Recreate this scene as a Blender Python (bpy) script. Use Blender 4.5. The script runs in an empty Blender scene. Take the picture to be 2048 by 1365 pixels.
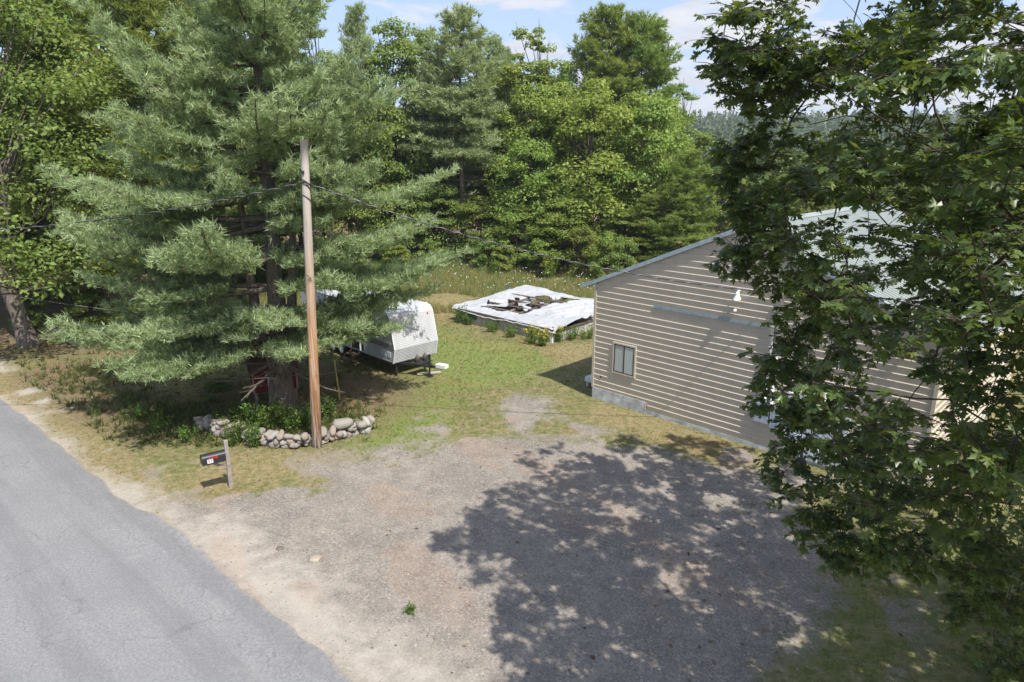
import bpy, math, random
import numpy as np

R = math.radians
S = bpy.context.scene
COL = S.collection
rnd = random.Random(7)
rng = np.random.default_rng(7)

# ------------------------------------------------------------------ camera maths (used to survey real-world positions)
F_PX, HC = 1365.0, 10.0
PITCH = math.atan(382 / 1365.0)
CP, SP = math.cos(PITCH), math.sin(PITCH)

def ray(x, y):
    a = (x - 1024) / F_PX
    b = -(y - 682.5) / F_PX
    return np.array([a, CP + b * SP, -SP + b * CP])

def G(x, y, z=0.0):
    r = ray(x, y)
    return np.array([0, 0, HC]) + r * ((z - HC) / r[2])

def D(x, y, d):
    r = ray(x, y)
    return np.array([0, 0, HC]) + r * (d / r[1])

def P(X):
    X = np.asarray(X, float) - np.array([0, 0, HC])
    zc = X[..., 1] * CP - X[..., 2] * SP
    yc = X[..., 1] * SP + X[..., 2] * CP
    return 1024 + F_PX * X[..., 0] / zc, 682.5 - F_PX * yc / zc, zc

# ------------------------------------------------------------------ tagging
def tag(o, label=None, cat=None, group=None, kind=None):
    if label: o['label'] = label
    if cat: o['category'] = cat
    if group: o['group'] = group
    if kind: o['kind'] = kind
    return o

def empty(name, loc=(0, 0, 0), rz=0.0):
    o = bpy.data.objects.new(name, None)
    o.location = loc
    o.rotation_euler = (0, 0, rz)
    o.empty_display_size = 0.3
    COL.objects.link(o)
    return o

def link_mesh(name, me, mats, parent=None, smooth=False):
    if not isinstance(mats, (list, tuple)): mats = [mats]
    for m in mats: me.materials.append(m)
    o = bpy.data.objects.new(name, me)
    COL.objects.link(o)
    if parent is not None: o.parent = parent
    if smooth and len(me.polygons):
        me.polygons.foreach_set('use_smooth', np.ones(len(me.polygons), dtype=bool))
    return o

def copy_tree(o, parent=None):
    c = o.copy()
    COL.objects.link(c)
    c.parent = parent
    for ch in [x for x in COL.objects if x.parent == o]:
        copy_tree(ch, c)
    return c

# ------------------------------------------------------------------ mesh builder
class MB:
    def __init__(self):
        self.v, self.f, self.m = [], [], []
    def face(self, pts, mi=0):
        n = len(self.v)
        self.v += [tuple(p) for p in pts]
        self.f.append(list(range(n, n + len(pts))))
        self.m.append(mi)
    def box(self, x0, x1, y0, y1, z0, z1, mi=0):
        n = len(self.v)
        self.v += [(x0, y0, z0), (x1, y0, z0), (x1, y1, z0), (x0, y1, z0), (x0, y0, z1), (x1, y0, z1), (x1, y1, z1), (x0, y1, z1)]
        for q in ((0, 3, 2, 1), (4, 5, 6, 7), (0, 1, 5, 4), (1, 2, 6, 5), (2, 3, 7, 6), (3, 0, 4, 7)):
            self.f.append([n + i for i in q]); self.m.append(mi)
    def bar(self, a, b, w, h, mi=0, up=(0, 0, 1)):
        a, b = np.array(a, float), np.array(b, float)
        d = b - a; d /= np.linalg.norm(d)
        u = np.array(up, float)
        s = np.cross(d, u)
        if np.linalg.norm(s) < 1e-4: s = np.cross(d, (1, 0, 0))
        s /= np.linalg.norm(s); u = np.cross(s, d)
        n = len(self.v)
        for p in (a, b):
            for i, j in ((-1, -1), (1, -1), (1, 1), (-1, 1)):
                self.v.append(tuple(p + s * i * w / 2 + u * j * h / 2))
        for q in ((0, 1, 2, 3), (7, 6, 5, 4), (0, 4, 5, 1), (1, 5, 6, 2), (2, 6, 7, 3), (3, 7, 4, 0)):
            self.f.append([n + i for i in q]); self.m.append(mi)
    def tube(self, pts, rad, n=8, mi=0, cap=True):
        pts = np.array(pts, float)
        N = len(pts)
        if np.isscalar(rad): rad = [rad] * N
        t = np.gradient(pts, axis=0)
        t /= np.linalg.norm(t, axis=1)[:, None] + 1e-9
        ref = np.array([0, 0, 1.0]) if abs(t[0][2]) < .9 else np.array([1.0, 0, 0])
        base = len(self.v)
        for i in range(N):
            s = np.cross(t[i], ref); s /= np.linalg.norm(s) + 1e-9
            u = np.cross(s, t[i])
            for k in range(n):
                a = 2 * math.pi * k / n
                self.v.append(tuple(pts[i] + (s * math.cos(a) + u * math.sin(a)) * rad[i]))
        for i in range(N - 1):
            for k in range(n):
                k2 = (k + 1) % n
                self.f.append([base + i * n + k, base + i * n + k2, base + (i + 1) * n + k2, base + (i + 1) * n + k]); self.m.append(mi)
        if cap:
            self.f.append([base + k for k in range(n)]); self.m.append(mi)
            self.f.append([base + (N - 1) * n + k for k in range(n)][::-1]); self.m.append(mi)
    def lathe(self, c, prof, n=16, mi=0):
        self.tube([(c[0], c[1], c[2] + z + 1e-5 * i) for i, (r, z) in enumerate(prof)], [r for r, z in prof], n, mi)
    def build(self, name, mats, parent=None, smooth=False):
        me = bpy.data.meshes.new(name)
        me.from_pydata(self.v, [], self.f)
        if max(self.m, default=0) > 0: me.polygons.foreach_set('material_index', self.m)
        me.update()
        return link_mesh(name, me, mats, parent, smooth)

def arrays_mesh(name, verts, faces, tint=None):
    """verts (N,3), faces (M,k) -> mesh"""
    me = bpy.data.meshes.new(name)
    verts = np.ascontiguousarray(verts, dtype=np.float32); faces = np.ascontiguousarray(faces, dtype=np.int32)
    M, k = faces.shape
    me.vertices.add(len(verts)); me.vertices.foreach_set('co', verts.ravel())
    me.loops.add(M * k); me.loops.foreach_set('vertex_index', faces.ravel())
    me.polygons.add(M); me.polygons.foreach_set('loop_start', np.arange(0, M * k, k, dtype=np.int32))
    if tint is not None:
        at = me.attributes.new('tint', 'FLOAT', 'POINT')
        at.data.foreach_set('value', np.asarray(tint, dtype=np.float32))
    me.update(calc_edges=True)
    return me

def unit(v):
    return v / (np.linalg.norm(v, axis=-1, keepdims=True) + 1e-9)

# ------------------------------------------------------------------ value noise in numpy
_perm = np.random.default_rng(3).random((256, 256))
def vnoise(x, y, s):
    x = np.asarray(x, float) / s + 100.3; y = np.asarray(y, float) / s + 57.7
    xi, yi = np.floor(x).astype(int), np.floor(y).astype(int)
    fx, fy = x - xi, y - yi
    fx, fy = fx * fx * (3 - 2 * fx), fy * fy * (3 - 2 * fy)
    g = lambda i, j: _perm[i & 255, j & 255]
    return (g(xi, yi) * (1 - fx) + g(xi + 1, yi) * fx) * (1 - fy) + (g(xi, yi + 1) * (1 - fx) + g(xi + 1, yi + 1) * fx) * fy

def fbm(x, y, s, o=4):
    r, a, t = 0, 1.0, 0
    for i in range(o):
        r = r + a * vnoise(np.asarray(x) + 13.7 * i, np.asarray(y) - 7.1 * i, s); t += a; a *= .5; s *= .5
    return r / t

# ------------------------------------------------------------------ materials
def mat(name):
    m = bpy.data.materials.new(name); m.use_nodes = True
    nt = m.node_tree
    for n in list(nt.nodes): nt.nodes.remove(n)
    return m, nt

class N:
    def __init__(s, nt): s.nt = nt
    def add(s, t, **kw):
        n = s.nt.nodes.new(t)
        for k, v in kw.items(): setattr(n, k, v)
        return n
    def link(s, a, b): s.nt.links.new(a, b)
    def val(s, inp, v):
        if hasattr(v, 'is_linked') or isinstance(v, bpy.types.NodeSocket): s.link(v, inp)
        else: inp.default_value = v
    def coord(s, kind='Object'):
        return s.add('ShaderNodeTexCoord').outputs[kind]
    def map(s, vec, scale=(1, 1, 1), rot=(0, 0, 0)):
        if any(rot):
            n0 = s.add('ShaderNodeMapping'); s.link(vec, n0.inputs[0]); n0.inputs['Rotation'].default_value = rot; vec = n0.outputs[0]
        n = s.add('ShaderNodeMapping'); s.link(vec, n.inputs[0]); n.inputs['Scale'].default_value = scale
        return n.outputs[0]
    def noise(s, vec, scale, detail=4, rough=.55, dist=0):
        n = s.add('ShaderNodeTexNoise'); s.link(vec, n.inputs['Vector'])
        n.inputs['Scale'].default_value = scale; n.inputs['Detail'].default_value = detail; n.inputs['Roughness'].default_value = rough; n.inputs['Distortion'].default_value = dist
        return n.outputs['Fac']
    def voro(s, vec, scale, feature='F1', out='Distance', rand=1.0):
        n = s.add('ShaderNodeTexVoronoi', feature=feature); s.link(vec, n.inputs['Vector'])
        n.inputs['Scale'].default_value = scale; n.inputs['Randomness'].default_value = rand
        return n.outputs[out]
    def math(s, op, a, b=0.0, c=None, clamp=False):
        n = s.add('ShaderNodeMath', operation=op, use_clamp=clamp)
        s.val(n.inputs[0], a); s.val(n.inputs[1], b)
        if c is not None: s.val(n.inputs[2], c)
        return n.outputs[0]
    def ramp(s, fac, stops, interp='LINEAR'):
        n = s.add('ShaderNodeValToRGB'); n.color_ramp.interpolation = interp
        el = n.color_ramp.elements
        while len(el) < len(stops): el.new(.5)
        for e, (p, c) in zip(el, stops):
            e.position = p
            e.color = (c, c, c, 1) if np.isscalar(c) else (*c, 1)
        s.val(n.inputs[0], fac)
        return n.outputs[0]
    def mix(s, fac, a, b, blend='MIX'):
        n = s.add('ShaderNodeMix', data_type='RGBA', blend_type=blend)
        s.val(n.inputs[0], fac)
        for i, v in ((6, a), (7, b)):
            if isinstance(v, bpy.types.NodeSocket): s.link(v, n.inputs[i])
            else: n.inputs[i].default_value = (*v, 1)
        return n.outputs[2]
    def bump(s, h, strength=.3, dist=.02):
        n = s.add('ShaderNodeBump'); s.link(h, n.inputs['Height']); n.inputs['Strength'].default_value = strength; n.inputs['Distance'].default_value = dist
        return n.outputs[0]
    def attr(s, name, out='Fac'):
        return s.add('ShaderNodeAttribute', attribute_name=name).outputs[out]
    def out(s, color, rough=.7, normal=None, metallic=0.0, spec=.3, trans=0.0, tcol=None):
        p = s.add('ShaderNodeBsdfPrincipled')
        if isinstance(color, bpy.types.NodeSocket): s.link(color, p.inputs['Base Color'])
        else: p.inputs['Base Color'].default_value = (*color, 1)
        s.val(p.inputs['Roughness'], rough); s.val(p.inputs['Metallic'], metallic)
        p.inputs['Specular IOR Level'].default_value = spec
        if normal is not None: s.link(normal, p.inputs['Normal'])
        o = s.add('ShaderNodeOutputMaterial')
        if trans > 0:
            t = s.add('ShaderNodeBsdfTranslucent')
            tc = tcol if tcol is not None else color
            if isinstance(tc, bpy.types.NodeSocket): s.link(tc, t.inputs[0])
            else: t.inputs[0].default_value = (*tc, 1)
            mx = s.add('ShaderNodeMixShader'); mx.inputs[0].default_value = trans
            s.link(p.outputs[0], mx.inputs[1]); s.link(t.outputs[0], mx.inputs[2]); s.link(mx.outputs[0], o.inputs[0])
        else:
            s.link(p.outputs[0], o.inputs[0])
        return p

def simple(name, col, rough=.6, metallic=0.0, spec=.3, var=.18, scale=6.0, bump=0.0):
    m, nt = mat(name); n = N(nt)
    c = n.coord('Object')
    f = n.noise(c, scale, 6, .6)
    dark = tuple(x * (1 - var) for x in col); light = tuple(min(1, x * (1 + var)) for x in col)
    col_ = n.ramp(f, [(.3, dark), (.7, light)])
    n.out(col_, rough, n.bump(n.noise(c, scale * 6, 4), bump, .01) if bump else None, metallic, spec)
    return m

def leaf_mat(name, stops, trans=.35, rough=.5, spec=.25, hue=None):
    """green varied leaf to leaf, clump to clump and tree to tree"""
    m, nt = mat(name); n = N(nt)
    r = n.add('ShaderNodeNewGeometry').outputs['Random Per Island']
    t = n.attr('tint')
    o = n.add('ShaderNodeObjectInfo').outputs['Random']
    v = n.math('ADD', n.math('MULTIPLY', r, .35), n.math('MULTIPLY', t, .45))
    v = n.math('ADD', v, n.math('MULTIPLY', o, .2) if hue is None else .12, clamp=True)
    c = n.ramp(v, stops)
    h = n.add('ShaderNodeHueSaturation'); n.link(c, h.inputs['Color'])
    if hue is None: n.link(n.math('ADD', n.math('MULTIPLY', o, .05), .475), h.inputs['Hue'])
    else: h.inputs['Hue'].default_value = hue
    n.link(n.math('ADD', n.math('MULTIPLY', r, .4), .8), h.inputs['Value'])
    c = h.outputs[0]
    tc = n.mix(.5, c, (.30, .36, .04), 'MIX')
    n.out(c, rough, None, 0, spec, trans, n.mix(1.0, tc, (1.0, 1.0, .8), 'MULTIPLY'))
    return m

def bark_mat(name, c1, c2, scale=9):
    m, nt = mat(name); n = N(nt)
    c = n.map(n.coord('Object'), (1, 1, .22))
    f = n.noise(c, scale, 8, .7, .6)
    v = n.voro(c, scale * 1.6, 'DISTANCE_TO_EDGE')
    f2 = n.math('MULTIPLY', n.math('ADD', f, n.math('MULTIPLY', v, .6)), .9)
    col = n.ramp(f2, [(.25, c1), (.75, c2)])
    n.out(col, .9, n.bump(f2, .9, .05), 0, .1)
    return m

M = {}
M['bark'] = bark_mat('bark grey', (.045, .036, .03), (.24, .20, .165))
M['bark_dark'] = bark_mat('bark dark', (.03, .025, .02), (.13, .105, .085))
M['bark_pale'] = bark_mat('bark pale', (.10, .08, .065), (.36, .30, .25), 6)
M['needles'] = leaf_mat('white pine needles', [(0, (0.178, 0.2419, 0.1226)), (0.5, (0.3355, 0.4165, 0.2164)), (1, (0.5065, 0.5777, 0.3317))], 0.45, .55, .2)
M['needles_yellow'] = leaf_mat('yellow green pine needles', [(0, (0.1105, 0.1755, 0.0455)), (0.5, (0.2275, 0.3055, 0.078)), (1, (0.377, 0.442, 0.13))], 0.48, .55, .2)
M['leaf_bright'] = leaf_mat('broad leaves bright', [(0, (0.1344, 0.2074, 0.042)), (0.5, (0.2554, 0.3499, 0.078)), (1, (0.4032, 0.4666, 0.12))], 0.48)
M['leaf_mid'] = leaf_mat('broad leaves mid', [(0, (0.1121, 0.193, 0.0455)), (0.5, (0.2093, 0.3003, 0.078)), (1, (0.3588, 0.4219, 0.143))], 0.48)
M['leaf_yellow'] = leaf_mat('broad leaves yellowing', [(0, (0.1125, 0.1625, 0.0375)), (0.5, (0.2125, 0.2625, 0.0625)), (1, (0.4, 0.375, 0.1))], 0.48)
M['leaf_maple'] = leaf_mat('maple leaves', [(0, (.042, .068, .022)), (.45, (.078, .116, .033)), (.85, (.16, .19, .048)), (1, (.27, .25, .07))], .4, .36, .5, .512)
M['leaf_plant'] = leaf_mat('weed leaves', [(0, (.06, .12, .025)), (.6, (.13, .22, .045)), (1, (.22, .29, .08))], .35)
M['undergrowth'] = leaf_mat('rough undergrowth', [(0, (.06, .05, .025)), (.35, (.07, .085, .025)), (.7, (.11, .13, .035)), (1, (.20, .19, .08))], .3)
M['grass_green'] = leaf_mat('grass blades green', [(0, (.13, .145, .045)), (.5, (.21, .22, .08)), (1, (.30, .285, .125))], .5)
M['grass_gold'] = leaf_mat('dry field grass', [(0, (.20, .18, .07)), (.45, (.33, .27, .13)), (1, (.48, .38, .22))], .45)

# ------------------------------------------------------------------ ground masks from surveyed outlines
def poly_sd(px, py, poly):
    """signed distance, positive inside"""
    poly = np.asarray(poly, float)
    d = np.full(px.shape, 1e9); ins = np.zeros(px.shape, bool)
    n = len(poly)
    for i in range(n):
        a, b = poly[i], poly[(i + 1) % n]
        e = b - a
        wx, wy = px - a[0], py - a[1]
        t = np.clip((wx * e[0] + wy * e[1]) / (e @ e + 1e-12), 0, 1)
        d = np.minimum(d, (wx - t * e[0]) ** 2 + (wy - t * e[1]) ** 2)
        c = ((a[1] <= py) & (b[1] > py)) | ((b[1] <= py) & (a[1] > py))
        with np.errstate(divide='ignore', invalid='ignore'):
            xi = a[0] + (py - a[1]) / (b[1] - a[1]) * (b[0] - a[0])
        ins ^= c & (px < xi)
    d = np.sqrt(d)
    return np.where(ins, d, -d)

def line_d(px, py, pts):
    d = np.full(px.shape, 1e9)
    for a, b in zip(pts[:-1], pts[1:]):
        a, b = np.asarray(a)[:2], np.asarray(b)[:2]
        e = b - a
        t = np.clip(((px - a[0]) * e[0] + (py - a[1]) * e[1]) / (e @ e), 0, 1)
        d = np.minimum(d, np.hypot(px - a[0] - t * e[0], py - a[1] - t * e[1]))
    return d

def gp(*pix):
    return [tuple(G(x, y)[:2]) for x, y in pix]

ROAD_PIX = [(0, 795), (90, 865), (158, 926), (216, 975), (266, 1018), (306, 1027), (347, 1056), (396, 1097), (450, 1151), (514, 1200), (586, 1259), (700, 1358)]
road_edge = gp(*ROAD_PIX)
d0 = np.array(road_edge[0]) - np.array(road_edge[4]); d0 /= np.linalg.norm(d0)
d1 = np.array(road_edge[-1]) - np.array(road_edge[-5]); d1 /= np.linalg.norm(d1)
road_edge = [tuple(np.array(road_edge[0]) + d0 * k) for k in (90, 50, 25, 10)] + road_edge + [tuple(np.array(road_edge[-1]) + d1 * k) for k in (5, 15, 40)]
GRAVEL = gp((290, 1010), (420, 1000), (560, 992), (720, 962), (820, 935), (870, 905), (930, 878), (1040, 868), (1150, 880), (1290, 905), (1400, 928), (1540, 950), (1600, 1040), (1650, 1110), (1600, 1190), (1510, 1290), (1480, 1365)) + [(5, 9), (6, 4), (0, 5)] + list(road_edge[-4:])
LUSH = gp((700, 905), (800, 790), (830, 700), (880, 655), (1000, 690), (1080, 690), (1130, 720), (1060, 760), (950, 780), (905, 830), (850, 890))
BACKG = gp((880, 890), (930, 830), (950, 795), (1010, 780), (1080, 800), (1170, 850), (1290, 905), (1000, 900))
LUSH2 = gp((1650, 1140), (1760, 1060), (2048, 1000), (2200, 1100), (2150, 1365), (1540, 1365))
DRYS = [gp((1190, 812), (1330, 845), (1510, 905), (1500, 930), (1330, 880), (1180, 835)), gp((1040, 690), (1185, 690), (1185, 735), (1100, 730)), gp((420, 900), (560, 890), (720, 905), (640, 975), (500, 970), (380, 985))]
SAND = gp((200, 958), (290, 1000), (345, 1025), (460, 1080), (560, 1150), (700, 1260), (830, 1365)) + [(0, 8), (-2, 9)] + list(road_edge[4:-3])[::-1]
FIELD_Y = 45.0

def ground_z(x, y):
    x = np.asarray(x, float); y = np.asarray(y, float)
    h = (fbm(x, y, 9.0, 3) - .5) * .22 * np.clip((y - 14) / 20, 0, 1)
    m = G(905, 612)
    h = h + .45 * np.exp(-(((x - m[0] + 1.0) / 2.2) ** 2 + ((y - m[1]) / 2.5) ** 2))
    b = G(260, 800)
    h = h + .35 * np.exp(-(((x - b[0] + 1.5) / 3.2) ** 2 + ((y - b[1] - 3.0) / 3.0) ** 2))
    # fade to flat close to buildings, road and driveway
    flat = np.clip(np.hypot(x - 9, y - 24) / 9 - .7, 0, 1) * np.clip(np.hypot(x + .5, y - 38.5) / 5 - .8, 0, 1)
    rd = np.clip((line_d(x, y, road_edge) - .4) / 2.5, 0, 1) if x.ndim else 1.0
    return h * flat * rd

def ground_masks(x, y):
    sm = lambda v, w: np.clip(v / w + .5, 0, 1)
    w = (fbm(x, y, 3.0, 4) - .5) * 2.6
    gr = poly_sd(x, y, GRAVEL)
    gravel = sm(gr + w, 2.2)
    lush = sm(poly_sd(x, y, LUSH) + w * 1.1, 2.6)
    lush = np.maximum(lush, .4 * sm(poly_sd(x, y, LUSH2) + w, 2.5))
    dry = np.zeros_like(x)
    for p in DRYS: dry = np.maximum(dry, sm(poly_sd(x, y, p) + w * .6, 1.4))
    far = sm(y - FIELD_Y + w * 1.5, 6.0) * sm(110 - y, 20)
    dry = np.maximum(dry, far * .75)
    mo = G(905, 612)
    dry = np.maximum(dry, np.exp(-(((x - mo[0] + 1) / 2.6) ** 2 + ((y - mo[1]) / 3.0) ** 2)) * 1.1)
    dry = np.clip(dry * (1 - .7 * lush), 0, 1)
    sand = sm(poly_sd(x, y, SAND) + w * .5, 1.6)
    # patchy sandy shoulder along the road edge
    rl = line_d(x, y, road_edge)
    sh = np.clip(1 - np.abs(rl - 1.0) / 1.2, 0, 1) * sm(fbm(x, y, 1.8, 4) - .5, .14)
    sand = np.maximum(sand, sh * .7)
    dry = np.maximum(dry, np.exp(-((rl - .5) / 1.1) ** 2) * np.clip((y - 14) / 3, 0, 1) * .95)
    # gravel wears patchily into the verge
    patch = sm(fbm(x + 40, y, 1.6, 5) - .56, .10) * np.clip(1 + gr / 4.5, 0, 1)
    gravel = np.maximum(gravel, patch * .9)
    bk = sm(poly_sd(x, y, BACKG) + w, 1.6) * sm(fbm(x + 3, y - 8, 1.5, 5) - .46, .16)
    gravel = np.maximum(gravel, bk * .8)
    # grass creeping into the gravel along the back
    back = np.clip((y - 20) / 5, 0, 1) * sm(fbm(x, y + 31, 2.2, 4) - .5, .2) * .8
    gravel = gravel * (1 - back)
    needle = sm(fbm((x - y) * .5 - 20, (x + y) * 1.3 + 9, 3.0, 5) - .60, .08) * np.clip((y - 11) / 4, 0, 1)
    litter = np.exp(-(line_d(x, y, gp((110, 745), (230, 815), (360, 850), (420, 830))) / 2.0) ** 2)
    pn = G(565, 826)
    litter = np.maximum(litter, .9 * np.exp(-(np.hypot((x - pn[0] - 1.0) / 5.5, (y - pn[1] - 2.0) / 5.0)) ** 2))
    litter = np.maximum(litter, sm(y - 59 + w, 4) * .95 * sm(130 - y, 30))
    lush = np.maximum(lush, sm(y - 125, 20))
    litter = np.maximum(litter, sm(-x - 17 + w, 4) * sm(y - 32 + w, 5) * .9)
    return gravel, lush, dry, sand, needle, litter

# ------------------------------------------------------------------ ground sheet
def axis(lo, hi, step, out_lo, out_hi):
    c = list(np.arange(lo, hi + 1e-6, step)); s = step; v = hi
    while v < out_hi: s *= 1.25; v += s; c.append(v)
    s = step; v = lo; pre = []
    while v > out_lo: s *= 1.25; v -= s; pre.append(v)
    return np.array(pre[::-1] + c)

HILL_C = (330.0, 520.0)
def hill_z(x, y):
    # a long wooded ridge far behind the barn
    r = np.exp(-((y - 560 - .08 * x) / 150.0) ** 2) * (20 + 8 * vnoise(x, y * 0, 120.0) + 4 * vnoise(x, y, 45.0))
    return r * np.clip((y - 150) / 200, 0, 1)

def build_ground():
    xs = axis(-34, 24, .22, -900, 900); ys = axis(3, 70, .22, -300, 1400)
    X, Y = np.meshgrid(xs, ys)
    Z = ground_z(X.ravel(), Y.ravel()).reshape(X.shape) + hill_z(X, Y)
    nx, ny = len(xs), len(ys)
    V = np.stack([X.ravel(), Y.ravel(), Z.ravel()], 1)
    i = np.arange(nx * ny).reshape(ny, nx)
    Fc = np.stack([i[:-1, :-1].ravel(), i[:-1, 1:].ravel(), i[1:, 1:].ravel(), i[1:, :-1].ravel()], 1)
    me = arrays_mesh('ground', V, Fc)
    gm = ground_masks(X.ravel(), Y.ravel())
    for nm, val in zip(('gravel', 'lush', 'dry', 'sand', 'needle', 'litter'), gm):
        a = me.attributes.new(nm, 'FLOAT', 'POINT'); a.data.foreach_set('value', np.clip(val, 0, 1).astype(np.float32))
    m, nt = mat('driveway and lawn'); n = N(nt)
    c = n.coord('Object')
    big = n.noise(c, .35, 5, .6); mid = n.noise(c, 1.8, 6, .62); fine = n.noise(c, 14, 6, .7); tiny = n.noise(c, 55, 4, .7)
    cell = n.voro(c, 26, 'F1', 'Color'); cellv = n.add('ShaderNodeSeparateColor'); n.link(cell, cellv.inputs[0])
    streak = n.noise(n.map(c, (.5, 2.2, 1), (0, 0, R(40))), 1.3, 6, .65, .8)
    # gravel: packed grey brown grit with paler worn bands
    gcol = n.ramp(mid, [(.28, (.130, .115, .098)), (.5, (.205, .181, .153)), (.72, (.30, .264, .222))])
    gcol = n.mix(n.math('MULTIPLY', streak, .6), gcol, (.355, .31, .25))
    gcol = n.mix(n.ramp(big, [(.5, 0.0), (.62, .45)]), gcol, (.160, .142, .124))
    gcol = n.mix(n.ramp(cellv.outputs[0], [(.72, 0.0), (.8, .3), (1, .5)]), gcol, (.44, .40, .36))
    gcol = n.mix(n.ramp(cellv.outputs[1], [(.75, 0.0), (.9, .5)]), gcol, (.12, .105, .10))
    gcol = n.mix(n.ramp(tiny, [(.35, .45), (.5, 0.0)]), gcol, (.13, .12, .11))
    scol = n.ramp(n.math('ADD', n.math('MULTIPLY', mid, .5), n.math('MULTIPLY', fine, .5)), [(.3, (.28, .25, .21)), (.55, (.40, .36, .305)), (.75, (.50, .46, .40))])
    rust = n.ramp(fine, [(.3, (.22, .10, .045)), (.7, (.42, .22, .11))])
    # grass sheet
    gf = n.math('ADD', n.math('MULTIPLY', fine, .55), n.math('MULTIPLY', tiny, .45))
    green = n.ramp(gf, [(.3, (.075, .085, .03)), (.5, (.145, .15, .055)), (.7, (.25, .235, .11))])
    lushc = n.ramp(gf, [(.3, (.085, .108, .028)), (.5, (.155, .195, .055)), (.7, (.25, .275, .10))])
    dryc = n.ramp(gf, [(.28, (.15, .115, .06)), (.5, (.265, .205, .115)), (.72, (.40, .325, .21))])
    lit = n.ramp(gf, [(.3, (.07, .05, .032)), (.5, (.17, .12, .075)), (.72, (.34, .25, .17))])
    def soft(at, width=.5, src=None, amt=.9):
        s_ = src or gf
        v = n.math('ADD', n.attr(at), n.math('MULTIPLY', n.math('SUBTRACT', s_, .5), amt))
        return n.ramp(v, [(.5 - width / 2, 0.0), (.5 + width / 2, 1.0)])
    g = n.mix(n.math('MULTIPLY', n.ramp(mid, [(.42, 0.0), (.6, .8)]), .8), green, dryc)
    mott = n.noise(c, 4.5, 6, .7)
    g = n.mix(n.ramp(mott, [(.40, .75), (.50, 0.0)]), g, n.mix(.5, green, (.05, .055, .022)))
    g = n.mix(n.ramp(mott, [(.56, 0.0), (.68, .6)]), g, (.36, .31, .235))
    g = n.mix(soft('lush', .6), g, n.mix(n.ramp(mid, [(.5, 0.0), (.7, .5)]), lushc, dryc))
    g = n.mix(soft('dry', .6), g, n.mix(n.ramp(mott, [(.44, .75), (.56, .0)]), dryc, green))
    g = n.mix(soft('litter', .5, mid, 1.0), g, n.mix(n.ramp(mid, [(.48, 0.0), (.62, .6)]), lit, green))
    gm_ = n.math('ADD', n.math('MULTIPLY', mid, .5), n.math('MULTIPLY', gf, .6))
    dv = n.mix(soft('gravel', .35, gm_, 1.1), g, gcol)
    dv = n.mix(n.math('MULTIPLY', soft('sand', .5, gm_, 1.2), .85), dv, scol)
    dv = n.mix(n.math('MULTIPLY', soft('needle', .3, gm_, 1.0), n.ramp(fine, [(.45, 0.0), (.65, .38)])), dv, rust)
    h = n.math('ADD', n.math('MULTIPLY', fine, 1.0), n.math('MULTIPLY', tiny, .6))
    n.out(dv, .95, n.bump(h, .55, .035), 0, .1)
    o = link_mesh('ground', me, m, None, True)
    tag(o, kind='structure')

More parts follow.
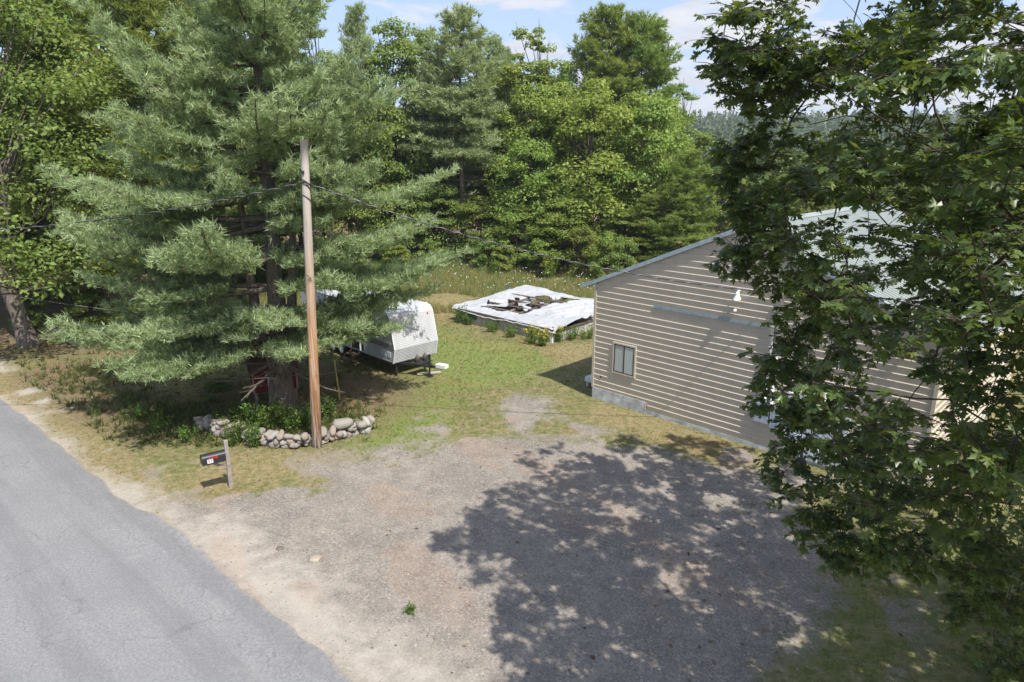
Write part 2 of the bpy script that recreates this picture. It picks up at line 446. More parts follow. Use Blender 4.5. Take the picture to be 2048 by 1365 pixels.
def build_road():
    e = np.array(road_edge)
    # denser edge with a slightly ragged rim
    pts = []
    for a, b in zip(e[:-1], e[1:]):
        k = max(1, int(np.linalg.norm(b - a) / .3)) if np.linalg.norm(b - a) < 8 else 10
        for t in range(k): pts.append(a + (b - a) * t / k)
    pts.append(e[-1]); pts = np.array(pts)
    for _ in range(3): pts[1:-1] = (pts[:-2] + pts[1:-1] * 2 + pts[2:]) / 4
    tn = unit(np.gradient(pts, axis=0)); nr = np.stack([tn[:, 1], -tn[:, 0]], 1)
    if nr[5] @ np.array([-1, -1]) < 0: nr = -nr
    rag = (fbm(pts[:, 0], pts[:, 1], .9, 3) - .5)[:, None] * .22
    pe = pts + nr * rag
    offs = [(-.05, -.03), (0.0, .018), (.06, .03), (.22, .034), (.5, .04), (2, .06), (3.6, .07), (6.6, .03), (7.2, -.03)]
    b = MB()
    n = len(pe)
    for o, z in offs:
        q = pe + nr * o
        if o > .4: q = pts + nr * o
        b.v += [(q[i, 0], q[i, 1], z) for i in range(n)]
    for j in range(len(offs) - 1):
        for i in range(n - 1):
            b.f.append([j * n + i, (j + 1) * n + i, (j + 1) * n + i + 1, j * n + i + 1]); b.m.append(0)
    ev = np.concatenate([np.full(n, v) for v in (.9, .8, .5, .25, .02, 0, 0, .0, .3)])
    m, nt = mat('worn asphalt'); N_ = N(nt)
    c = N_.coord('Object')
    sp = N_.math('ADD', N_.math('MULTIPLY', N_.noise(c, 60, 4, .8), .5), N_.math('MULTIPLY', N_.noise(c, 17, 4, .75), .5)); big = N_.noise(c, .4, 5, .6); md = N_.noise(c, 6, 6, .7)
    base = N_.ramp(sp, [(.36, (.135, .133, .132)), (.5, (.222, .219, .217)), (.64, (.34, .335, .33))])
    base = N_.mix(N_.ramp(big, [(.38, .35), (.6, 0.0)]), base, (.17, .172, .18))
    base = N_.mix(N_.ramp(md, [(.55, 0.0), (.75, .25)]), base, (.27, .262, .255))
    wv = N_.add('ShaderNodeVectorMath', operation='ADD'); N_.link(c, wv.inputs[0])
    dn = N_.add('ShaderNodeTexNoise'); N_.link(c, dn.inputs['Vector']); dn.inputs['Scale'].default_value = 1.6; dn.inputs['Detail'].default_value = 6
    sc = N_.add('ShaderNodeVectorMath', operation='SCALE'); N_.link(dn.outputs['Color'], sc.inputs[0]); sc.inputs['Scale'].default_value = .9
    N_.link(sc.outputs[0], wv.inputs[1])
    ang = math.atan2(d0[1], d0[0])
    cr = N_.voro(N_.map(wv.outputs[0], (.16, .5, 1), (0, 0, -ang)), 1.0, 'DISTANCE_TO_EDGE')
    crk = N_.ramp(cr, [(0, .55), (.004, .3), (.009, 0.0)])
    crk = N_.math('MULTIPLY', crk, N_.ramp(N_.noise(c, .5, 3), [(.44, 0.0), (.56, 1.0)]))
    base = N_.mix(crk, base, (.10, .10, .105))
    ed = N_.math('ADD', N_.attr('edge'), N_.math('MULTIPLY', N_.math('SUBTRACT', N_.math('ADD', N_.math('MULTIPLY', md, .6), N_.math('MULTIPLY', sp, .4)), .5), 1.8))
    base = N_.mix(N_.ramp(ed, [(.45, 0.0), (.75, .8)]), base, (.34, .30, .25))
    ln = N_.noise(N_.map(c, (.05, 1.1, 1), (0, 0, -ang)), 1.0, 4, .6)
    base = N_.mix(N_.ramp(ln, [(.40, .30), (.52, 0.0)]), base, (.13, .13, .132))
    base = N_.mix(N_.ramp(N_.noise(c, 1.3, 6, .7), [(.56, 0.0), (.72, .3)]), base, (.30, .285, .27))
    N_.out(base, .85, N_.bump(sp, .5, .012), 0, .25)
    o = b.build('road', m, None, True); at = o.data.attributes.new('edge', 'FLOAT', 'POINT'); at.data.foreach_set('value', ev.astype(np.float32)); tag(o, kind='structure')

# ------------------------------------------------------------------ foliage generators (numpy)
def blades(cent, dirs, K, L, W, spread, seed, droop=0.0, tint=None):
    r = np.random.default_rng(seed)
    n = len(cent)
    c = np.repeat(cent, K, 0); d = np.repeat(dirs, K, 0)
    dd = unit(d + r.normal(size=(n * K, 3)) * spread)
    dd[:, 2] -= droop
    dd = unit(dd)
    ln = L * r.uniform(.65, 1.2, (n * K, 1))
    sd = unit(np.cross(dd, r.normal(size=(n * K, 3)))) * W / 2
    c = c + r.normal(size=c.shape) * L * .12
    V = np.stack([c - sd, c + sd, c + dd * ln], 1).reshape(-1, 3)
    Fc = np.arange(len(V)).reshape(-1, 3)
    t = r.random(n) if tint is None else tint
    return V, Fc, np.repeat(t, 3 * K)

def pine(rg, H, Rmax, zb, nwh, tuft, L, W, K, rep=2, sprays=3.4, lean=0.0, prof=.85, top_round=0.0, dens=1.0, bare_from=None, leaders=None, trunk_r=.3, lop=None, zlow=None, per=(4, 7), jit=.5, extra=()):
    """returns crown mesh arrays and an MB of wood"""
    wood = MB()
    axes = leaders or [[(0, 0, 0), (lean, 0, H)]]
    tz = lambda z, ax: np.array([np.interp(z, [p[2] for p in ax], [p[0] for p in ax]), np.interp(z, [p[2] for p in ax], [p[1] for p in ax]), z])
    for k, ax in enumerate(axes):
        z0, z1 = ax[0][2], ax[-1][2]
        zz = np.linspace(z0, z1, 14)
        pts = np.array([tz(z, ax) for z in zz]) + np.c_[rg.normal(size=(14, 2)) * .03 * H / 20, np.zeros(14)]
        rr = trunk_r * (1 - (zz - z0) / (z1 - z0) * .93) * (1 if k == 0 else .6)
        if k == 0 and z0 <= 0: rr[0] *= 1.45; pts[0, 2] = -.15
        wood.tube(pts, rr, 10)
    cs, ds, ts = [], [], []
    specs = []
    for w in range(nwh):
        t = (w + .5) / nwh
        z = (zlow if zlow is not None else zb) + (H - (zlow if zlow is not None else zb)) * t ** .92
        dead = z < zb
        for _ in range(int(rg.integers(*per))):
            ax = axes[int(rg.integers(len(axes)))]
            if z > ax[-1][2] - .2 or z < ax[0][2]: ax = axes[0]
            a = rg.uniform(0, 2 * math.pi)
            hfr = np.clip((z - zb) / (H - zb), 0, 1)
            Rz = Rmax * ((1 - hfr) ** prof * (1 - top_round) + top_round * math.sqrt(max(0.0, 1 - hfr ** 2.2))) + .25
            if lop is not None: Rz *= lop(a, z)
            ln = Rz * rg.uniform(.55, 1.15)
            if dead: ln = Rmax * rg.uniform(.25, .7)
            el = R(-8 + 42 * hfr + rg.uniform(-9, 9))
            specs.append((a, z + rg.uniform(-jit, jit) * (H - zb) / nwh, ln, el, ax, dead))
    for tx, ty, z, el in extra:
        specs.append((math.atan2(ty, tx), z, math.hypot(tx, ty), R(el), axes[0], False))
    for a, zj, ln, el, ax, dead in specs:
        if True:
            b0 = tz(zj, ax)
            nseg = 7
            s = np.linspace(0, 1, nseg)
            az = a + (rg.normal() * .25) * s
            rad = ln * s
            pts = np.stack([b0[0] + np.cos(az) * rad * math.cos(el), b0[1] + np.sin(az) * rad * math.cos(el), b0[2] + rad * math.sin(el) + .10 * ln * (s ** 2.2) - (0.06 * ln * np.sin(s * math.pi))], 1)
            br = max(.012, .011 * ln + .006)
            wood.tube(pts, np.linspace(br * 1.6, br * .35, nseg), 5, 0, False)
            if dead:
                for _k in range(4):
                    u = rg.uniform(.3, .95); p0 = pts[0] + (pts[-1] - pts[0]) * u
                    p1 = p0 + unit(rg.normal(size=3)) * rg.uniform(.3, .9) * np.array([1, 1, .5])
                    wood.tube([p0, (p0 + p1) / 2 + rg.normal(size=3) * .06, p1], [.014, .01, .005], 4, 0, False)
                continue
            bt = rg.random()
            # side sprays
            ns = max(4, int(ln * sprays))
            for q in range(ns):
                u = .22 + .78 * (q + rg.random()) / ns
                i = min(int(u * (nseg - 1)), nseg - 2); fr = u * (nseg - 1) - i
                p0 = pts[i] * (1 - fr) + pts[i + 1] * fr
                sgn = 1 if q % 2 else -1
                sl = (.28 + .46 * ln * (1 - u) * rg.uniform(.5, 1.1)) if u < .97 else .3
                sl = min(sl, 1.9)
                sa = az[i] + sgn * R(rg.uniform(32, 62))
                sdir = np.array([math.cos(sa), math.sin(sa), rg.uniform(-.05, .28)])
                nt_ = max(2, int(sl / tuft * dens))
                uu = (np.arange(nt_) + .6) / nt_
                pp = p0 + sdir * (uu * sl)[:, None] + np.c_[rg.normal(size=(nt_, 2)) * .05, rg.uniform(-.02, .12, nt_)]
                pp = np.repeat(pp, rep, 0); nt_ *= rep
                pp = pp + rg.normal(size=(nt_, 3)) * np.array([.16, .16, .07]) * (L / .24) * .8
                cs.append(pp)
                dr = np.tile(sdir * .55 + np.array([0, 0, .5]), (nt_, 1)) + rg.normal(size=(nt_, 3)) * .3
                ds.append(unit(dr)); ts.append(np.clip(bt * .6 + .25 + rg.normal(size=nt_) * .15 + .1 * u, 0, 1))
    cs, ds, ts = np.concatenate(cs), np.concatenate(ds), np.concatenate(ts)
    V, Fc, tn = blades(cs, ds, K, L, W, .62, int(rg.integers(1e6)), .0, ts)
    return (V, Fc, tn), wood

def quad_leaves(pos, nrm, size, seed, tint, asp=.62):
    r = np.random.default_rng(seed)
    n = len(pos)
    nr = unit(nrm)
    a = unit(np.cross(nr, r.normal(size=(n, 3)))); b = np.cross(nr, a)
    sz = (size * r.uniform(.6, 1.25, n))[:, None]
    V = np.stack([pos - a * sz * .5, pos + b * sz * asp * .5 + nr * sz * .08, pos + a * sz * .5 - nr * sz * .12, pos - b * sz * asp * .5 + nr * sz * .08], 1).reshape(-1, 3)
    return V, np.arange(4 * n).reshape(-1, 4), np.repeat(tint, 4)

def broad(rg, H, Rx, zb, npuff, nleaf, leaf, prof='round', trunk_r=.22, flat=.75):
    """broadleaf crown of many leaf clumps on limbs"""
    wood = MB()
    tp = np.array([[0, 0, -.1], [rg.normal() * .1, rg.normal() * .1, H * .25], [rg.normal() * .25, rg.normal() * .25, H * .55], [rg.normal() * .3, rg.normal() * .3, H * .9]])
    zz = np.linspace(-.1, H * .9, 12)
    tpt = np.stack([np.interp(zz, tp[:, 2], tp[:, k]) for k in range(3)], 1)
    rr = trunk_r * (1 - .9 * np.linspace(0, 1, 12)); rr[0] *= 1.4
    wood.tube(tpt, rr, 8)
    ps, ns, ts = [], [], []
    for k in range(npuff):
        t = rg.random() ** .9
        if prof == 'round': rad = math.sqrt(max(.05, 1 - (2 * t - .85) ** 2 / 1.35))
        elif prof == 'tall': rad = (1.0 - .55 * t ** 1.6) * (.6 + .4 * min(1, t * 5))
        else: rad = max(.15, 1 - t)
        a = rg.uniform(0, 2 * math.pi)
        rr_ = Rx * rad * rg.uniform(.35, .95) ** .7
        c = np.array([math.cos(a) * rr_, math.sin(a) * rr_, zb + (H - zb) * t])
        pr = Rx * rg.uniform(.17, .33) * (1.0 - .2 * t)
        nl = int(nleaf / npuff * rg.uniform(.7, 1.3))
        u = unit(rg.normal(size=(nl, 3))); u[:, 2] = np.abs(u[:, 2]) * 1.0 - .35
        u = unit(u)
        sh = rg.uniform(.45, 1.05, (nl, 1)) ** .6
        p = c + u * sh * pr * np.array([1.15, 1.15, flat]) + rg.normal(size=(nl, 3)) * pr * .12
        ps.append(p)
        ns.append(u * .7 + np.array([0, 0, .75]) + rg.normal(size=(nl, 3)) * .45)
        bt = rg.random()
        ts.append(np.clip(bt * .6 + .2 + rg.normal(size=nl) * .14, 0, 1))
        if rg.random() < .5: continue
        z0 = max(.15 * H, c[2] * .72 - .2 * rr_)
        b0 = np.array([np.interp(z0, tpt[:, 2], tpt[:, 0]), np.interp(z0, tpt[:, 2], tpt[:, 1]), z0])
        mid_ = (b0 + c) / 2 + np.array([0, 0, -.06 * rr_]) + rg.normal(size=3) * .12
        wood.tube([b0, mid_, c, c + (c - mid_) * .35], [.05, .035, .02, .006], 5, 0, False)
    ps, ns, ts = np.concatenate(ps), np.concatenate(ns), np.concatenate(ts)
    return quad_leaves(ps, ns, leaf, int(rg.integers(1e6)), ts), wood

def make_tree(name, label, cat, crown, wood, mleaf, mbark, loc, group=None, rz=0.0, scale=1.0):
    t = empty(name, loc, rz)
    if not np.isscalar(scale): t.scale = scale
    else: t.scale = (scale,) * 3
    tag(t, label, cat, group)
    V, Fc, tn = crown
    link_mesh('crown', arrays_mesh('crown', V, Fc, tn), mleaf, t)
    wood.build('trunk', mbark, t, True)
    return t

# ------------------------------------------------------------------ skeleton tree for the near maple
LEAF_HALF = [(.0, .0), (.08, -.04), (.38, -.02), (.27, .10), (.16, .18), (.36, .24), (.64, .44), (.46, .46), (.42, .60), (.13, .44), (.17, .62), (.31, .76), (.14, .78), (.0, 1.08)]
def leaf_template():
    R_ = LEAF_HALF
    out = R_ + [(-x, y) for x, y in R_[-2:0:-1]]
    pts = [(0, .34, 0)] + [(x, y, -.16 * abs(x) - .20 * max(0, y - .4) ** 2 * 1.4 + .05 * math.sin(5 * y + 7 * x)) for x, y in out]
    n = len(out)
    f = [(0, 1 + i, 1 + (i + 1) % n) for i in range(n)]
    return np.array(pts), np.array(f)

def place_leaves(pos, fwd, nrm, size, tint):
    T, Fc = leaf_template()
    n = len(pos)
    f = unit(fwd); nr = unit(nrm - f * np.sum(nrm * f, 1)[:, None]); s = np.cross(f, nr)
    curl = np.random.default_rng(n).uniform(-.8, 3.2, n)
    V = pos[:, None, :] + size[:, None, None] * (T[None, :, 0, None] * s[:, None, :] + T[None, :, 1, None] * f[:, None, :] + T[None, :, 2, None] * curl[:, None, None] * nr[:, None, :])
    k = len(T)
    FF = (Fc[None] + (np.arange(n) * k)[:, None, None]).reshape(-1, 3)
    return V.reshape(-1, 3), FF, np.repeat(tint, k)

def in_poly(px, py, poly):
    return poly_sd(px, py, poly) > 0

def build_maple():
    rg = np.random.default_rng(21)
    base = np.array([10.0, 10.6, 0.0])
    nodes = [base + np.array([0, 0, -.15])]; par = [-1]
    def chain(start, pts):
        prev = start
        for p in pts:
            nodes.append(np.array(p, float)); par.append(prev); prev = len(nodes) - 1
        return prev
    trunk = [(base + np.array([-.12 * k ** .8, .04 * k, 1.0 * k])) for k in range(1, 14)]
    chain(0, trunk)
    def near_idx(p):
        return int(np.argmin(np.linalg.norm(np.array(nodes) - p, axis=1)))
    def subdiv(a, b, step=.35, sag=.0):
        n = max(1, int(np.linalg.norm(b - a) / step)); off = rg.normal(size=3) * .06 * np.linalg.norm(b - a)
        return [a + (b - a) * (i / n) + off * math.sin(math.pi * i / n) for i in range(1, n + 1)]
    limbs = [[(2080, 330, 9.4), (1990, 318, 8.8), (1860, 280, 8.2), (1760, 236, 8.0), (1690, 190, 8.0), (1610, 160, 8.6)],
             [(1760, 236, 8.0), (1690, 232, 8.4), (1620, 250, 9.0)],
             [(2090, 640, 9.4), (1960, 560, 9.0), (1856, 505, 8.8), (1776, 451, 8.8), (1717, 385, 9.0), (1640, 290, 9.4)],
             [(2080, 900, 9.6), (1900, 800, 9.2), (1760, 785, 9.2), (1640, 770, 9.6)],
             [(2080, 1010, 9.4), (1930, 985, 9.0), (1800, 1010, 9.0), (1690, 1030, 9.2)],
             [(2080, 60, 8.6), (2000, 40, 7.4), (1940, 10, 7.0), (1840, -20, 7.6)],
             [(2100, 480, 8.2), (2040, 440, 6.8), (1990, 430, 6.0)]]
    for L_ in limbs:
        P3 = [D(*q) for q in L_]
        s = near_idx(P3[0] + (np.array([0, 0, -.4])))
        prev = s; a = nodes[s]
        for p in P3:
            prev = chain(prev, subdiv(a, p, .4)); a = p
    SIL = [(1408, 0), (1392, 60), (1400, 95), (1412, 135), (1432, 175), (1465, 215), (1490, 240), (1440, 262), (1402, 300), (1412, 345), (1408, 375), (1432, 430), (1440, 480), (1424, 510), (1470, 540), (1500, 560), (1498, 590), (1545, 628), (1530, 668), (1510, 700), (1478, 735), (1500, 770), (1505, 830), (1520, 872), (1500, 884), (1545, 905), (1600, 895), (1640, 930), (1560, 970), (1540, 985), (1570, 1020), (1600, 1075), (1620, 1110), (1680, 1135), (1720, 1090), (1780, 1080), (1850, 1120), (1930, 1130), (2000, 1060), (2200, 1040), (2200, -300), (1408, -300)]
    HOLES = [[(1600, 432), (1757, 405), (1850, 440), (1790, 500), (1720, 480), (1640, 462)], [(1600, 785), (1720, 745), (1880, 765), (1890, 815), (1760, 812), (1660, 800)], [(1590, 205), (1680, 170), (1800, 190), (1840, 215), (1740, 215), (1700, 260), (1620, 240)], [(1560, 885), (1690, 870), (1690, 935), (1570, 905)], [(1935, 700), (2010, 660), (2030, 830), (1940, 830)], [(1590, 0), (1760, 0), (1680, 60), (1590, 70)], [(1480, 590), (1545, 590), (1545, 760), (1490, 720)]]
    tg = []
    # explicit rim
    rim = [(1415, 30, 10.6), (1405, 75, 10.8), (1425, 120, 10.6), (1450, 45, 10.2), (1470, 95, 10), (1450, 160, 10.2), (1500, 130, 9.8), (1545, 85, 9.8), (1590, 110, 9.6), (1640, 90, 9.4), (1530, 180, 9.8), (1580, 165, 9.4), (1490, 200, 10), (1660, 130, 9.0),
           (1440, 290, 11), (1470, 260, 10.6), (1425, 350, 11), (1450, 320, 10.6), (1450, 410, 10.8), (1490, 370, 10.2), (1430, 490, 11), (1480, 470, 10.4), (1460, 530, 10.4), (1520, 560, 10), (1510, 520, 10), (1555, 610, 9.8), (1570, 570, 9.6),
           (1495, 740, 10.4), (1520, 700, 10), (1550, 680, 9.8), (1515, 790, 10.2), (1550, 750, 9.8), (1530, 850, 10.2), (1570, 830, 9.8), (1520, 880, 10.3), (1560, 880, 10), (1600, 850, 9.6), (1620, 880, 9.6),
           (1560, 985, 9.8), (1590, 1005, 9.6), (1600, 1060, 9.6), (1640, 1030, 9.4), (1640, 1095, 9.4), (1690, 1120, 9.3), (1680, 1080, 9.2), (1740, 1080, 9.4), (1800, 1090, 9.2), (1720, 1030, 9)]
    for q in rim:
        q = (q[0] + 38, q[1] + 8, q[2])
        for k_ in range(2 + int(rg.random() < .6)): tg.append((D(*q) + rg.normal(size=3) * .26 * (k_ > 0) + np.array([.15, .1, 0]) * (k_ > 0), 1.0))
    for q in ((1960, 180, 6.2), (2015, 420, 6.0), (1955, 490, 6.3), (1990, 760, 6.2), (1900, 830, 7.0), (1850, 330, 6.8), (1690, 890, 7.6), (2030, 620, 6.0), (1780, 120, 7.2), (1920, 640, 6.8), (1870, 1010, 7.4), (2000, 1120, 8.5), (2040, 1180, 8.5), (1960, 1090, 9), (2045, 1250, 8.6), (2020, 1320, 8.8), (1950, 1150, 9.5), (1985, 1240, 9.2)):
        for k_ in range(4): tg.append((D(*q) + rg.normal(size=3) * .3, 1.0))
    c0, rad = np.array([9.6, 11.2, 8.6]), np.array([7.2, 5.8, 7.4])
    tries = 0
    nin = nout = 0
    while (nin < 360 or nout < 200) and tries < 60000:
        tries += 1
        u = unit(rg.normal(size=3)) * rg.uniform(.35, 1.0) ** .5
        p = c0 + u * rad if tries % 3 else np.array([13.0, 8.2, 8.6]) + u * np.array([5.0, 4.8, 4.6])
        if p[2] < 2.6 or p[1] < 5.2: continue
        x, y, zc = P(p)
        if zc > .5 and -40 < x < 2075 and -40 < y < 1390:
            if nin >= 360: continue
            ax, ay = np.array([x]), np.array([y])
            if poly_sd(ax, ay, SIL)[0] < 45 + 40 * rg.random(): continue
            if any(poly_sd(ax, ay, h)[0] > -22 for h in HOLES) and rg.random() < .95: continue
            nin += 1
        else:
            if nout >= 200: continue
            if zc < 5: continue
            nout += 1
        tg.append((p, .8))
    sun = np.array([.54 * math.cos(R(57)), -.842 * math.cos(R(57)), math.sin(R(57))])
    SHP = [(835, 1078), (905, 1045), (985, 965), (1100, 945), (1200, 928), (1330, 908), (1420, 928), (1600, 965), (1660, 1100), (2048, 1130), (2300, 1365), (2000, 1500), (1010, 1500), (1000, 1365), (985, 1290), (935, 1200), (925, 1130), (870, 1105)]
    k = tries = 0
    while k < 1000 and tries < 70000:
        tries += 1
        x, y = 830 + 1270 * rg.random() ** 1.35, rg.uniform(905, 1480)
        if poly_sd(np.array([x]), np.array([y]), SHP)[0] < 12: continue
        g = G(x, y); p = g + sun * (rg.uniform(3.5, 16) / sun[2])
        if np.hypot(*(p[:2] - base[:2])) > 9.6 or p[2] > 16.5 - .035 * np.hypot(*(p[:2] - base[:2])) ** 2: continue
        X_, Y_, zc = P(p)
        if zc > -1 and zc < 4.5: continue
        if zc > .5 and -60 < Y_ < 1400 and X_ < 2080:
            if poly_sd(np.array([X_]), np.array([Y_]), SIL)[0] < 90 or rg.random() < .68 or any(poly_sd(np.array([X_]), np.array([Y_]), h)[0] > -15 for h in HOLES): continue
        tg.append((p, .8)); k += 1
    tg.sort(key=lambda q: np.linalg.norm(q[0] - (base + np.array([-1, 0, 7]))))
    tips = []
    for p, w in tg:
        arr = np.array(nodes)
        dd = np.linalg.norm(arr - p, axis=1) + .25 * np.linalg.norm(arr[:, :2] - base[:2], axis=1) * 0
        s = int(np.argmin(dd))
        a = nodes[s]
        e = chain(s, subdiv(a, p, .25))
        tips.append((e, w))
    n = len(nodes); X = np.array(nodes); rad_ = np.zeros(n)
    kids = [[] for _ in range(n)]
    for i in range(1, n): kids[par[i]].append(i)
    for i in range(n - 1, -1, -1):
        rad_[i] = .006 if not kids[i] else sum(rad_[k] ** 2.35 for k in kids[i]) ** (1 / 2.35)
    # order: children always after parents, so reverse works
    sc = .9
    rad_ = np.maximum(.0042, rad_ * sc)
    rad_[14:] = np.minimum(rad_[14:], .062)
    rad_[:14] = np.maximum(rad_[:14], .26 * (1 - np.arange(14) / 15))
    wood = MB(); done = set()
    for i in range(1, n):
        if i in done: continue
        seq = [par[i], i]
        done.add(i)
        j = i
        while kids[j]:
            k = max(kids[j], key=lambda q: rad_[q]); seq.append(k); done.add(k); j = k
        rr = [min(rad_[q], rad_[seq[1]]) for q in seq]
        wood.tube([X[q] for q in seq], rr, 7 if rr[0] > .05 else 5, 0, False)
    # leaves
    ps, fs, ns, sz, ti = [], [], [], [], []
    for e, w in tips:
        c = X[e]; pd = unit(X[e] - X[par[e]])
        for sub in range(int(rg.integers(4, 7))):
            sd = unit(pd * .6 + rg.normal(size=3) * np.array([.8, .8, .45])); sl = rg.uniform(.2, .52)
            tip = c + sd * sl
            wood.tube([c, (c + tip) / 2 + np.array([0, 0, .02]), tip], [.007, .005, .003], 4, 0, False)
            k = int(rg.integers(7, 11))
            a = rg.uniform(0, 6.28) + np.arange(k) * 2.4
            u = rg.uniform(.25, 1.0, k)
            p = c + (tip - c) * u[:, None]
            hor = np.stack([np.cos(a), np.sin(a), np.zeros(k)], 1)
            f = unit(hor * .9 + sd * .55 + np.array([0, 0, -.35]) + rg.normal(size=(k, 3)) * .2)
            p = p + f * .05
            nr = np.array([0, 0, 1.0]) + rg.normal(size=(k, 3)) * .42 + hor * .15
            ps.append(p); fs.append(f); ns.append(nr); sz.append(rg.uniform(.07, .168, k)); ti.append(np.clip(rg.normal(.45, .22) + rg.normal(size=k) * .12, 0, 1))
    cr = place_leaves(np.concatenate(ps), np.concatenate(fs), np.concatenate(ns), np.concatenate(sz), np.concatenate(ti))
    t = empty('maple_tree', base)
    tag(t, 'large dark green maple with lobed leaves leaning over the driveway in front of the barn', 'tree')
    cr = (cr[0] - base, cr[1], cr[2])
    link_mesh('crown', arrays_mesh('crown', *cr), M['leaf_maple'], t)
    wood.v = [(x - base[0], y - base[1], z) for x, y, z in wood.v]
    wood.build('trunk', M['bark_dark'], t, True)
    # saplings and shrubs on the ground below the maple
    for k, (px, py, h, lab) in enumerate([(2020, 1345, 1.9, 'leafy maple sapling growing in the shaded grass, nearest the camera'), (1990, 1200, 2.2, 'maple sapling in shade under the drooping maple boughs'), (1940, 1060, 1.8, 'bushy sapling behind the maple boughs at the corner of the barn lawn'), (1760, 1010, 1.1, 'low shrub between the maple boughs and the barn door'), (2060, 1100, 2.1, 'tall dark sapling at the edge of the shaded lawn')]):
        b = G(px, py + 30)
        rg2 = np.random.default_rng(50 + k)
        s = empty('maple_sapling', b); tag(s, lab, 'sapling', 'saplings under the maple')
        wd = MB(); P_, F_, N_, S_, T_ = [], [], [], [], []
        for st in range(16):
            a = rg2.uniform(0, 6.28); tipp = np.array([math.cos(a), math.sin(a), 0]) * rg2.uniform(.1, .75) * h * .6 + np.array([0, 0, h * rg2.uniform(.5, 1.0)])
            pts = np.array([tipp * np.array([.35, .35, 0]), tipp * np.array([.75, .75, .45]), tipp]); wd.tube(pts, [.014, .01, .004], 5)
            for q in range(34):
                u = rg2.uniform(-.9, 1.05); p = (pts[1] * (1 - u) + pts[2] * u) if u > 0 else (pts[1] * (1 + u) - pts[0] * u) + rg2.normal(size=3) * .13
                f = unit(rg2.normal(size=3) * np.array([1, 1, .3]) + np.array([0, 0, -.25]))
                P_.append(p + f * .04); F_.append(f); N_.append(np.array([0, 0, 1]) + rg2.normal(size=3) * .4); S_.append(rg2.uniform(.08, .14)); T_.append(rg2.uniform(.3, .9))
        link_mesh('foliage', arrays_mesh('foliage', *place_leaves(np.array(P_), np.array(F_), np.array(N_), np.array(S_), np.array(T_))), M['leaf_maple'], s)
        wd.build('stem', M['bark_dark'], s)

# ------------------------------------------------------------------ barn
BARN = G(1185, 795)
ALPHA = R(45.5)
BA_ROT = math.atan2(-math.cos(ALPHA), math.sin(ALPHA))
W_, RIDGE, SL, DEP = 12.25, 6.12, .428, 13.3
def roof_z(s): return 4.72 + (min(s, 2 * RIDGE - s) + .7) * SL

